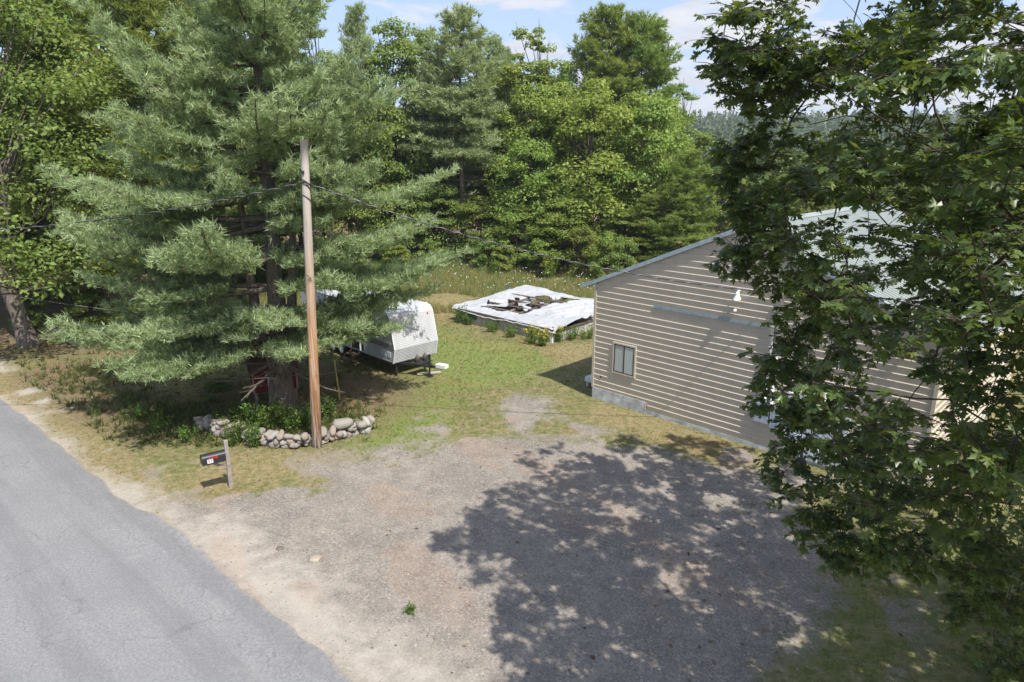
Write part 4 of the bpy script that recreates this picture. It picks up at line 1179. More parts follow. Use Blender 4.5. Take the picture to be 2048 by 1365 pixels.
    b = MB(); b.box(-Ln + .4, -.1, .25, .35, .48, .618); b.box(-Ln + .4, -.1, Wd - .35, Wd - .25, .48, .618)
    b.build('chassis', blk, root)
    for x in (-4.55, -5.35):
        for y in (.02, Wd - .24):
            b = MB(); b.tube([(x, y, .34), (x, y + .02, .34), (x, y + .2, .34), (x, y + .22, .34)], [.30, .34, .34, .30], 20); w = b.build('wheel', simple('tyre rubber', (.02, .02, .021), .9), root, False)
            b = MB(); b.tube([(x, y - .004, .34), (x, y + .01, .34)], .18, 14); b.build('rim', M['white_dull'], w)
    b = MB()
    b.box(-3.45, -2.75, -.42, -.06, .46, .50); b.box(-3.45, -2.75, -.75, -.42, .24, .28)
    for x in (-3.45, -2.75): b.bar((x, -.74, .26), (x, -.05, .60), .03, .06)
    b.build('entry_step', simple('rusty step', (.12, .085, .065), .8, .2, .3, .4), root)
    b = MB(); tipx = 1.25
    b.bar((-.3, .35, .54), (tipx, Wd / 2, .50), .07, .11); b.bar((-.3, Wd - .35, .54), (tipx, Wd / 2, .50), .07, .11); b.box(tipx - .1, tipx + .22, Wd / 2 - .06, Wd / 2 + .06, .48, .58)
    b.box(.25, .75, Wd / 2 - .45, Wd / 2 + .45, .555, .58)
    b.build('hitch_tongue', blk, root)
    b = MB(); b.tube([(tipx - .15, Wd / 2, .02), (tipx - .15, Wd / 2, 1.05)], .035, 8); b.tube([(tipx - .15, Wd / 2, 1.0), (tipx + .05, Wd / 2 - .1, 1.02)], .015, 6); b.box(tipx - .27, tipx - .03, Wd / 2 - .12, Wd / 2 + .12, 0, .03); b.build('jack', blk, root)
    for y in (Wd / 2 - .22, Wd / 2 + .22):
        b = MB(); b.lathe((.48, y, .585), [(.08, 0), (.11, .03), (.115, .20), (.08, .28), (.04, .30), (.04, .35), (.0, .36)], 14); b.build('gas_bottle', simple('rusty bottle', (.09, .07, .065), .6, .2, .4, .4), root, True)
    for y in (.2, Wd - .28):
        b = MB(); b.box(-.2, -.12, y, y + .08, -.02, .62); b.build('stabiliser', blk, root)
    # white block and plank on the grass
    p = G(884, 736); q = MB(); q.box(-.28, .28, -.16, .16, 0, .17); q.box(-.20, -.04, -.10, .10, .165, .175); q.box(.04, .20, -.10, .10, .165, .175)
    o = q.build('concrete_block', M['white_paint']); o.location = (p[0], p[1], 0); o.rotation_euler = (0, 0, -.5); tag(o, 'white concrete block lying in the grass beside the trailer hitch', 'block')
    p = G(858, 748); q = MB(); q.box(-.55, .55, -.11, .11, .01, .06); q.box(-.5, .5, -.105, .105, .06, .064)
    o = q.build('wooden_plank', simple('grey plank', (.36, .32, .27), .9)); o.location = (p[0], p[1], 0); o.rotation_euler = (0, 0, .25); tag(o, 'grey wooden plank lying under the trailer jack', 'plank')

# ------------------------------------------------------------------ red hutch
def build_hutch():
    c = G(508, 788, .62)
    rz = math.atan2(.30, .95) + .12
    root = empty('chicken_coop', (c[0], c[1], 0), rz); tag(root, 'small red wooden coop on legs behind the pine trunk', 'chicken coop')
    red, nt = mat('faded red boards'); n = N(nt)
    cc = n.coord('Object'); f = n.noise(n.map(cc, (9, 9, .5)), 2, 6, .65)
    n.out(n.ramp(f, [(.3, (.10, .016, .015)), (.7, (.19, .034, .030))]), .75, None, 0, .2)
    trim = simple('weathered trim', (.34, .28, .22), .85)
    Wf, Lh, z0, z1, zr = 1.7, 2.2, .62, 1.52, 2.0       # front (gable) width, depth
    b = MB()
    b.face([(0, 0, z0), (Wf, 0, z0), (Wf, 0, z1), (Wf / 2, 0, zr), (0, 0, z1)]); b.face([(0, Lh, z0), (0, Lh, z1), (Wf / 2, Lh, zr), (Wf, Lh, z1), (Wf, Lh, z0)])
    b.face([(0, 0, z0), (0, 0, z1), (0, Lh, z1), (0, Lh, z0)]); b.face([(Wf, 0, z0), (Wf, Lh, z0), (Wf, Lh, z1), (Wf, 0, z1)]); b.face([(0, 0, z0), (0, Lh, z0), (Wf, Lh, z0), (Wf, 0, z0)])
    for k in range(1, 9): b.box(-.012, -.0, k * .24 - .008, k * .24 + .008, z0 + .01, z1 - .01)
    for k in range(1, 7): b.box(k * .24 - .008, k * .24 + .008, -.012, 0, z0 + .01, z1)
    b.build('wall', red, root)
    b = MB(); sl = (zr - z1) / (Wf / 2)
    for s in (-1, 1):
        e = Wf / 2 + s * (Wf / 2 + .12); ze = zr - sl * (Wf / 2 + .12)
        p = [(e, -.14, ze), (Wf / 2, -.14, zr), (Wf / 2, Lh + .14, zr), (e, Lh + .14, ze)]
        n0 = len(b.v); b.v += [(x, y, z + .012) for x, y, z in p] + [(x, y, z + .05) for x, y, z in p]
        for q in ((0, 1, 2, 3), (7, 6, 5, 4), (0, 4, 5, 1), (1, 5, 6, 2), (2, 6, 7, 3), (3, 7, 4, 0)): b.f.append([n0 + i for i in q]); b.m.append(0)
    b.build('roof', simple('brown shingles', (.15, .09, .07), .9, 0, .1, .5, 9, .6), root)
    b = MB()
    for x, y in ((-.02, -.02), (Wf - .05, -.02), (-.02, Lh - .05)):
        b = MB(); b.box(x, x + .07, y, y + .07, z0, z1 - .02); b.build('corner_board', trim, root)
    for s in (-1, 1):
        b = MB(); b.bar((Wf / 2, -.10, zr - .02), (Wf / 2 + s * (Wf / 2 + .1), -.10, zr - sl * (Wf / 2 + .1) - .02), .03, .07); b.build('rake_board', trim, root)
    b = MB(); b.box(.62, 1.12, -.03, -.002, z0 + .06, z0 + .55); dr = b.build('hatch', simple('dark hatch', (.05, .02, .02), .8), root)
    b = MB()
    for q in ((.56, .62, z0 + .0, z0 + .61), (1.12, 1.18, z0 + .0, z0 + .61), (.62, 1.12, z0 + .55, z0 + .61)): b.box(q[0], q[1], -.04, -.002, q[2], q[3])
    b.build('frame', M['white_dull'], dr)
    b = MB(); b.bar((.87, -.04, z0 + .04), (.95, -1.0, .05), .4, .03); b.build('ramp', trim, root)
    for x, y in ((.08, .08), (Wf - .08, .08), (.08, Lh - .08), (Wf - .08, Lh - .08)):
        b = MB(); b.box(x - .05, x + .05, y - .05, y + .05, -.1, z0 - .001); b.build('leg', trim, root)

# ------------------------------------------------------------------ collapsed greenhouse
def build_wreck():
    c = G(1104, 686)
    a1 = np.array([-.752, .659]); rz = math.atan2(a1[1], a1[0])
    # local x: along the long near wall (to the left and away); local y: to the right of it must go right and away -> use negative
    root = empty('collapsed_shed', (c[0], c[1], 0), rz); tag(root, 'low collapsed shed with torn white tarp and bare rafters behind the barn', 'collapsed shed')
    L, Wd, h = 7.4, 7.0, .74
    Y = lambda v: -v
    old = simple('peeling grey board', (.42, .41, .37), .9, 0, .15, .35, 3, .4)
    wood = simple('rotten rafters', (.13, .105, .09), .9, 0, .1, .4, 4, .4)
    def zt(u, v):      # height of the sagging roof plane
        return h - .06 + .10 * (u / L) + .26 * math.sin(math.pi * min(1, max(0, v / Wd)) * .62) * (.5 + .5 * u / L) + .05 * math.sin(u * 1.1 + v)
    b = MB()
    b.box(0, L, Y(.12), 0, -.1, h - .08); b.box(0, .12, Y(Wd), Y(.12), -.1, h * .75); b.box(L - .12, L, Y(Wd), Y(.12), -.1, h)
    for k in range(1, 8): b.box(k * .92 - .02, k * .92 + .02, 0, .02, 0, h - .09)
    b.build('wall', old, root)
    b = MB(); b.box(-.06, .10, -.03, .07, -.1, h + .03); b.build('corner_post', M['white_paint'], root)
    b = MB(); b.bar((-.1, .03, h - .05), (L + .1, .03, h + .05), .10, .12); b.bar((-.03, 0, h - .12), (-.03, Y(Wd), h * .72), .1, .1); b.build('sill_board', wood, root)
    b = MB()
    for q in ((5.5, 5.57, .28, .72), (6.63, 6.7, .28, .72), (5.57, 6.63, .66, .72), (5.57, 6.63, .28, .34)): b.box(q[0], q[1], .0, .04, q[2], q[3])
    w = b.build('window', old, root); b = MB(); b.box(5.57, 6.63, .005, .02, .34, .66); b.build('pane', simple('green sheet', (.03, .11, .05), .3, 0, .5), w)
    for k in range(9):
        u = .5 + k * .85
        b = MB(); b.bar((u, Y(.05), zt(u, 0) - .10), (u + .12 * math.sin(k * 2.1), Y(Wd - .3), zt(u, Wd) + .02 * math.sin(k)), .10, .12); b.build('rafter', wood, root)
    for v in (1.25, 2.3, 3.4, 4.6):
        b = MB(); b.bar((2.0, Y(v + .5), zt(2.0, v) + .02), (L - .6, Y(v - .1), zt(L, v) + .02), .17, .06); b.build('purlin', wood, root)
    # tarp: wrinkled sheet with a torn opening
    nu, nv = 120, 110
    us = np.linspace(-.25, L + .2, nu); vs = np.linspace(-.12, Wd - .1, nv)
    U, Vv = np.meshgrid(us, vs)
    Z = np.vectorize(zt)(np.clip(U, 0, L), Vv) + .10
    wr = fbm(U * 1.0, Vv * 1.0, .9, 4)
    loose = np.clip(1.2 - np.hypot((U - 1.0) / 2.2, (Vv - 4.2) / 2.4), 0, 1)
    Z += (wr - .5) * .20 + (np.abs(fbm(U * 1.0 + 3, Vv * .5, .35, 3) - .5)) * .10 + loose * (np.abs(np.sin(U * 4 + Vv * 2.3 + 5 * wr)) * .22 + .05)
    edge = np.clip((0.06 - Vv) / .18, 0, 1); Z -= edge * .16
    hole = poly_sd(U.ravel(), Vv.ravel(), [(6.3, 1.0), (6.6, 2.4), (5.6, 4.6), (4.2, 5.9), (2.6, 6.0), (2.2, 5.2), (3.0, 3.4), (3.4, 1.6), (4.6, .9)]).reshape(U.shape) + (fbm(U, Vv, .7, 3) - .5) * .9
    off = poly_sd(U.ravel(), Vv.ravel(), [(-1, 3.6), (1.0, 5.4), (.4, 8), (-2, 8)]).reshape(U.shape) + (fbm(U, Vv, .8, 3) - .5) * .6
    back = poly_sd(U.ravel(), Vv.ravel(), [(2.0, 5.6), (2.4, 4.3), (3.6, 4.0), (4.4, 4.9), (3.8, 6.2), (2.4, 6.4)]).reshape(U.shape) + (fbm(U + 5, Vv, .6, 3) - .5) * .7
    inner = (hole > -.05) & (back < 0) & (fbm(U - 9, Vv, .8, 3) > .58)
    drop = np.where(hole > 0, -.16, 0)
    idx = np.arange(nu * nv).reshape(nv, nu)
    keep = ((hole[:-1, :-1] < 0) | inner[:-1, :-1]) & (off[:-1, :-1] < 0)
    V3 = np.stack([U.ravel(), -Vv.ravel(), (Z + drop).ravel()], 1)
    Fq = np.stack([idx[:-1, :-1][keep], idx[:-1, 1:][keep], idx[1:, 1:][keep], idx[1:, :-1][keep]], 1)
    m, nt = mat('torn white tarp'); n = N(nt)
    cc = n.coord('Object'); f = n.noise(cc, 2.5, 6, .65); g = n.noise(cc, 9, 5, .7, 1)
    col = n.ramp(f, [(.35, (.36, .37, .39)), (.65, (.44, .45, .465))]); col = n.mix(n.ramp(g, [(.6, 0.0), (.75, .6)]), col, (.42, .37, .32))
    n.out(col, .55, n.bump(g, .5, .05), 0, .3)
    o = link_mesh('tarp', arrays_mesh('tarp', V3, Fq), m, root, True)
    b = MB(); b.box(-.06, 3.0, Y(Wd), Y(3.4), h * .45, h * .55); b.build('fallen_panel', old, root)
    for k, (px, lab) in enumerate(((1013, 'white plastic vent pipe standing behind the collapsed shed, the shorter one'), (1018.5, 'white plastic vent pipe standing behind the collapsed shed, the taller one'))):
        p = G(px, 603); q = MB(); q.tube([(0, 0, -.2), (0, 0, 1.15 + .12 * k)], .06, 12); q.tube([(0, 0, .25), (0, 0, .34)], .075, 12)
        o = q.build('vent_pipe', M['white_paint'], None, True); o.location = (p[0], p[1], ground_z(np.array([p[0]]), np.array([p[1]]))[0]); tag(o, lab, 'pipe', 'white vent pipes')

# ------------------------------------------------------------------ big pine and forest
def build_pines():
    rg = np.random.default_rng(11)
    base = G(565, 826)
    leaders = [[(0, 0, 0), (.05, .1, 1.6), (.15, .2, 6), (.3, .2, 18.8)], [(0, 0, 1.4), (-.75, .2, 4.0), (-1.0, .3, 12.5)], [(0.1, 0, 1.4), (.65, .1, 3.6), (1.3, .2, 11.5)]]
    def lop(a, z):
        c = math.cos(a)      # wider towards the road side (-x) low down
        s_ = math.sin(a)
        if s_ < -.3 and c > .15: return .62 if z < 9 else .85
        if z < 4.6 and s_ < -.35 and abs(c + .05) < .62: return .22 if z < 3.4 else .5
        return 1.0 + (.22 * max(0, -c) if z < 7.5 else 0.0) + (.0 if z > 3.6 or c < .2 else -.22)
    EX = [(-7.4, -1.2, 3.2, 2), (-6.4, -.4, 3.4, 2), (-4.0, -2.3, 2.9, -12), (-4.6, -2.4, 3.0, -8), (-7.9, -.8, 7.6, 7), (-7.2, -1.0, 6.4, 5), (7.0, .8, 5.2, 3), (6.8, .8, 8.0, 5), (5.6, 1.6, 4.3, 0), (6.2, .6, 6.6, 4), (-6.0, .5, 9.6, 10), (-5.8, -1.8, 5.0, 2), (4.6, 1.4, 3.4, -3), (-5.4, -1.5, 8.8, 8)]
    crown, wood = pine(rg, 18.8, 6.4, 2.5, 18, .17, .25, .036, 9, 4, 3.8, per=(9, 13), jit=.26, prof=.58, extra=EX, leaders=leaders, trunk_r=.42, lop=lop, zlow=1.4)
    # burl and buttress
    wood.tube([(.0, 0, -.1), (.02, -.05, .5), (.0, 0, 1.1), (.05, 0, 1.7)], [.62, .47, .44, .36], 12)
    make_tree('white_pine', 'huge blue green white pine with layered boughs and forked trunk behind the stone wall', 'pine tree', crown, wood, M['needles'], M['bark'], tuple(base))

GRP = 'trees of the wood around the clearing'
def build_forest():
    protos = {}
    rg = np.random.default_rng(31)
    for k in range(2): protos['pine%d' % k] = pine(rg, 20, 4.6, 3.0, 30, .32, .46, .085, 8, 2, 3.2, prof=.75, top_round=.35, trunk_r=.24)
    protos['pinetall'] = pine(rg, 22, 4.2, 10.5, 24, .30, .46, .085, 9, 2, 3.4, prof=.6, top_round=.65, trunk_r=.26)
    protos['pinedead'] = pine(rg, 22, 4.0, 9.5, 36, .30, .44, .085, 8, 2, 3.4, prof=.7, top_round=.5, trunk_r=.26, zlow=3.5)
    protos['round0'] = broad(rg, 14, 4.6, 1.5, 85, 15000, .30)
    protos['round1'] = broad(rg, 14, 4.6, 1.2, 95, 15000, .30)
    protos['tall0'] = broad(rg, 18, 3.4, 3.0, 75, 12000, .28, 'tall')
    protos['tall1'] = broad(rg, 18, 3.8, 2.0, 70, 11000, .30, 'tall')
    protos['thin'] = broad(rg, 18, 2.4, 5.0, 34, 3600, .26, 'tall', .16)
    protos['shrub'] = broad(rg, 3.2, 1.7, .15, 40, 5200, .17, 'round', .05)
    PH = {'pine0': 20, 'pine1': 20, 'pinetall': 22, 'pinedead': 22, 'round0': 14, 'round1': 14, 'tall0': 18, 'tall1': 18, 'thin': 18, 'shrub': 3.2}
    PR = {'pine0': 4.6, 'pine1': 4.6, 'pinetall': 4.2, 'pinedead': 4.0, 'round0': 4.8, 'round1': 4.8, 'tall0': 3.2, 'tall1': 3.6, 'thin': 2.3, 'shrub': 1.8}
    meshes = {}
    used = {}
    def put(kind, mleaf, px, Y, topy, hw, label, rz, cat=None, name=None, group=GRP, base_py=None, bark='bark_dark'):
        p = D(px, 450, Y)
        z0 = float(ground_z(np.array([p[0]]), np.array([Y]))[0])
        H = D(px, topy, Y)[2] - z0
        r = hw * (Y * CP) / F_PX
        key = (kind, mleaf, bark)
        sc = (r / PR[kind], r / PR[kind], H / PH[kind])
        nm = name or ('pine_tree' if 'pine' in kind else 'shrub' if kind == 'shrub' else 'broadleaf_tree')
        ct = cat or ('pine tree' if 'pine' in kind else 'shrub' if kind == 'shrub' else 'tree')
        if kind not in meshes:
            (V, Fc, tn), wd = protos[kind]
            mw = bpy.data.meshes.new('trunk'); mw.from_pydata(wd.v, [], wd.f); mw.polygons.foreach_set('use_smooth', np.ones(len(mw.polygons), dtype=bool)); mw.update()
            meshes[kind] = (arrays_mesh('crown', V, Fc, tn), mw)
        t = empty(nm, (p[0], Y, z0 - .1), rz); t.scale = sc
        tag(t, label, ct, group)
        mc, mw = meshes[kind]
        for nm2, me, mm in (('crown', mc, M[mleaf]), ('trunk', mw, M[bark])):
            ky = (kind, nm2, mm.name)
            if ky not in used:
                m2 = me if not me.materials else me.copy()
                if not m2.materials: m2.materials.append(mm)
                else: m2.materials[0] = mm
                used[ky] = m2
            o = bpy.data.objects.new(nm2, used[ky]); COL.objects.link(o); o.parent = t
        return t
    B, Mi, Ye, Nd, Ny = 'leaf_bright', 'leaf_mid', 'leaf_yellow', 'needles', 'needles_yellow'
    T = [
        # --- left of and behind the big pine
        ('pine0', Ny, 330, 41, -150, 190, 'yellow green pine close behind the big white pine on its road side'),
        ('pine1', Ny, 175, 44, -120, 170, 'yellow green pine between the leaning roadside tree and the big white pine'),
        ('round0', Mi, 20, 40, -100, 190, 'broad olive green tree at the bend of the road behind the leaning trunk'),
        ('tall0', Mi, 120, 50, -60, 130, 'tall olive tree rising behind the roadside pines'),
        ('round1', Mi, -120, 44, -60, 170, 'dark tree hanging over the road at the far edge of the picture'),
        ('pine1', Nd, 430, 54, -120, 140, 'dark pine filling the gap behind the top of the big white pine'),
        ('tall1', B, 260, 58, -90, 150, 'light green tree seen high between the two yellow green pines'),
        ('tall0', Mi, 30, 58, -80, 150, 'distant olive tree above the bend of the road'),
        ('pine0', Ny, 540, 60, -60, 130, 'pine behind the tip of the big white pine'),
        ('round1', Mi, 330, 62, 150, 160, 'rounded tree deep in the wood behind the trailer'),
        ('round0', B, 470, 63, 280, 150, 'bright rounded tree low behind the trailer roof'),
        ('round1', Mi, 200, 66, 200, 160, 'shaded rounded tree deep behind the roadside pines'),
        ('round0', Mi, 80, 47, 330, 150, 'low bushy tree at the foot of the roadside wood'),
        ('round1', B, 600, 62, 250, 120, 'rounded tree behind the utility pole'),
        # --- skyline between the big pine and the sky
        ('thin', Mi, 648, 66, 0, 55, 'thin ragged tree against the sky next to the big white pine'),
        ('pine0', Nd, 735, 68, 22, 75, 'narrow spire of a pine on the skyline right of the big white pine'),
        ('tall1', Mi, 800, 64, 45, 85, 'dense rounded treetop on the skyline between two pines'),
        ('round0', Mi, 770, 62, 210, 90, 'dark rounded tree under the skyline behind the big white pine'),
        ('tall0', Mi, 855, 70, 62, 65, 'treetop left of the pine with dead lower limbs'),
        ('pinedead', Nd, 925, 63, 22, 105, 'tall pine with bare dead lower limbs and grey trunk'),
        ('pine1', Nd, 990, 70, 80, 70, 'dark pine tip right of the pine with dead limbs'),
        ('thin', B, 1065, 67, 52, 62, 'slender pale treetop with gaps against the sky'),
        ('tall1', B, 1090, 66, 120, 80, 'bright tree below the slender treetop'),
        ('tall0', B, 1020, 66, 130, 75, 'bright tree right of the pine with dead limbs'),
        ('pinetall', Ny, 1205, 70, 20, 100, 'tallest open crowned pine standing against the clouds'),
        ('pinetall', Ny, 1268, 71, 40, 95, 'open crowned pine leaning on the right side of the tallest pine'),
        ('thin', Mi, 1345, 74, 165, 50, 'thin treetop at the end of the skyline before the distant hill'),
        ('tall1', B, 1300, 70, 195, 75, 'bright tree below the right side of the open crowned pines'),
        # --- bright front row of the wood
        ('round0', B, 1180, 61, 170, 135, 'big bright green rounded tree in the middle of the wood edge'),
        ('round1', B, 1300, 60, 205, 100, 'big yellowish green rounded tree at the end of the wood edge'),
        ('round1', B, 1060, 60, 285, 95, 'bright green tree left of the big rounded one'),
        ('round0', Mi, 960, 61, 395, 70, 'dark low tree under the pine with dead limbs'),
        ('round1', Mi, 880, 62, 370, 75, 'dark low tree above the field behind the trailer'),
        ('round0', Mi, 790, 62, 340, 80, 'dark low tree behind the end of the pine boughs'),
        ('round1', B, 1130, 57, 395, 80, 'low spreading bright tree over the far edge of the field'),
        ('round0', B, 1035, 58, 410, 60, 'low bright tree behind the collapsed shed'),
        ('pine0', Ny, 1370, 55, 305, 85, 'light green young pine left of the barn roof'),
        ('round0', Mi, 1250, 57, 420, 70, 'bushy tree behind the low eave of the barn'),
        ('pine1', Ny, 1300, 56, 390, 70, 'young pine just behind the barn rake'),
        ('round1', Mi, 1440, 60, 300, 75, 'mid green tree behind the barn beside the maple leaves'),
        ('tall0', Mi, 1400, 66, 265, 60, 'tree in front of the distant hill left of the maple'),
        ('round0', Ye, 1520, 66, 330, 90, 'yellow green tree above the barn ridge'),
        ('round1', Mi, 1610, 74, 320, 90, 'mid green tree above the barn roof behind the maple'),
        ('round0', Ye, 1690, 62, 345, 90, 'yellowing tree above the far end of the barn roof'),
        ('round1', Ye, 1790, 64, 340, 95, 'yellowing tree beyond the far corner of the barn'),
        ('round0', Mi, 1890, 66, 310, 100, 'dark tree beyond the barn behind the maple crown'),
        ('tall1', Mi, 1990, 60, 260, 100, 'tall tree beyond the barn behind the maple branches'),
        ('round1', B, 2090, 52, 290, 130, 'bright tree beyond the sunny side of the barn'),
        # --- deeper filler
        ('round1', B, 1065, 64, 175, 90, 'full rounded tree below the slender treetop on the skyline'),
        ('round0', Mi, 1130, 70, 135, 75, 'rounded treetop between the slender treetop and the tallest pine'),
        ('pine0', Nd, 1010, 73, 105, 75, 'dark pine filling the skyline right of the pine with dead limbs'),
        ('round0', Mi, 868, 67, 140, 80, 'rounded tree filling the wood left of the pine with dead limbs'),
        ('round1', B, 1275, 66, 190, 90, 'rounded tree filling the wood under the leaning pine crown'),
        ('pine1', Nd, 700, 76, 120, 90, 'dark pine deep in the wood right of the utility pole'),
        ('pine0', Nd, 880, 78, 130, 90, 'dark pine deep in the wood behind the dead limbs'),
        ('round1', Mi, 1000, 76, 220, 110, 'shaded tree deep in the wood behind the bright front trees'),
        ('round0', Mi, 1130, 78, 200, 110, 'shaded tree deep in the wood below the tallest pine'),
        ('round1', Mi, 1240, 79, 210, 110, 'shaded tree deep in the wood under the open crowned pines'),
        ('round0', Mi, 840, 74, 250, 100, 'shaded tree deep in the wood behind the dark low trees'),
        ('round1', Mi, 1480, 84, 300, 110, 'hazy tree in front of the distant hill above the barn'),
        ('round0', Mi, 1750, 90, 300, 120, 'hazy tree in front of the distant hill beyond the barn roof'),
        ('round1', Mi, 1950, 92, 300, 130, 'hazy tree beyond the barn near the picture edge'),
    ]
    for i, (k, ml, px, Y, ty, hw, lab) in enumerate(T):
        put(k, ml, px, Y, ty, hw, lab, (i * 2.39996) % 6.283, bark='bark_pale' if k == 'pinedead' else 'bark_dark')
    # shrubs along the edge of the wood and around the yard
    SH = [(975, 57, 478, 32, Mi, 'dark shrub at the far edge of the field'), (1010, 56, 490, 30, B, 'bright shrub at the far edge of the field'), (1080, 55, 480, 38, B, 'leafy shrub behind the middle of the collapsed shed'), (1165, 54, 455, 40, 'leaf_yellow', 'reddish tinged shrub near the barn eave'), (1215, 53, 470, 36, B, 'fresh green shrub beside the barn eave'), (1250, 50, 480, 36, Mi, 'shrub hidden behind the barn rake'),
          (860, 58, 480, 36, Mi, 'dark shrub behind the tip of the lowest pine bough'), (790, 58, 490, 36, B, 'bright shrub behind the trailer'), (700, 58, 480, 40, B, 'bright shrub behind the utility pole'), (620, 58, 490, 36, Ye, 'yellowish shrub behind the trailer roof'), (540, 54, 500, 40, B, 'shrub behind the pine trunk'), (470, 52, 520, 36, Ye, 'yellowish shrub seen between the pine trunks'), (420, 50, 520, 44, B, 'bright shrub seen under the pine boughs'),
          (150, 38, 590, 46, B, 'roadside bush beside the leaning trunk'), (220, 38, 600, 46, Mi, 'dark roadside bush under the pine boughs'), (290, 36, 625, 46, Mi, 'dark bush at the top of the roadside bank'), (30, 38, 590, 46, Mi, 'bush behind the leaning trunk'), (110, 42, 560, 60, Ye, 'yellowing bush behind the leaning trunk'),
          (345, 29.5, 745, 40, Mi, 'dark bush in the shade beside the coop'), (290, 29, 760, 38, Mi, 'shaded bush on the roadside bank'), (400, 28.2, 755, 36, Mi, 'bush under the lowest pine bough'), (450, 27.3, 785, 30, Mi, 'bush in front of the red coop'), (380, 26.6, 790, 26, Mi, 'small shaded bush at the end of the stone wall')]
    for i, (px, Y, ty, hw, ml, lab) in enumerate(SH):
        put('shrub', ml, px, Y, ty, hw, lab, (i * 1.7) % 6.28, group='shrubs around the clearing')
    # leaning roadside tree at the picture edge
    rg = np.random.default_rng(77)
    b = G(60, 692)
    (crown, wood) = broad(rg, 19, 6.0, 3.2, 120, 19000, .26, 'round', .1)
    wd = MB(); wd.tube([(0, 0, -.2), (-.5, .3, 1.6), (-1.3, .5, 4.5), (-1.8, .6, 9), (-1.2, .6, 17)], [.55, .36, .30, .24, .07], 12); wood.v += wd.v and []
    n0 = len(wood.v); wood.v += wd.v; wood.f += [[n0 + i for i in f] for f in wd.f]; wood.m += wd.m
    make_tree('broadleaf_tree', 'big roadside tree with a thick leaning grey trunk at the bend', 'tree', crown, wood, M['leaf_mid'], M['bark'], tuple(b), GRP)

def build_far_woods():
    rg = np.random.default_rng(41)
    n = 4200
    ps, ns, ts, szs = [], [], [], []
    k = 0
    while k < n:
        y = rg.uniform(230, 640); x = rg.uniform(-.35, .9) * y
        z = float(hill_z(np.array([x]), np.array([y]))[0])
        h = rg.uniform(9, 17); r = h * rg.uniform(.18, .32); con = rg.random() < .5
        m = 80
        t = rg.random(m) ** .8
        rr = r * ((1 - t) if con else np.sqrt(np.clip(1 - (2 * t - .9) ** 2, .05, 1)))
        a = rg.uniform(0, 6.283, m)
        u = np.stack([np.cos(a), np.sin(a), np.zeros(m)], 1)
        p = np.array([x, y, z]) + u * rr[:, None] + np.array([0, 0, 1]) * (t * h)[:, None]
        ps.append(p); ns.append(u + np.array([0, 0, .8]) + rg.normal(size=(m, 3)) * .4); ts.append(np.clip(rg.random() * .7 + rg.random(m) * .3, 0, 1)); k += 1
    V, Fc, tn = quad_leaves(np.concatenate(ps), np.concatenate(ns), 1.5, 5, np.concatenate(ts), .8)
    o = link_mesh('far_woods', arrays_mesh('far_woods', V, Fc, tn), leaf_mat('distant woods', [(0, (.045, .075, .035)), (.5, (.09, .13, .06)), (1, (.15, .185, .085))], .2))
    tag(o, 'dark green wooded ridge on the horizon behind the barn', 'woods', kind='stuff')

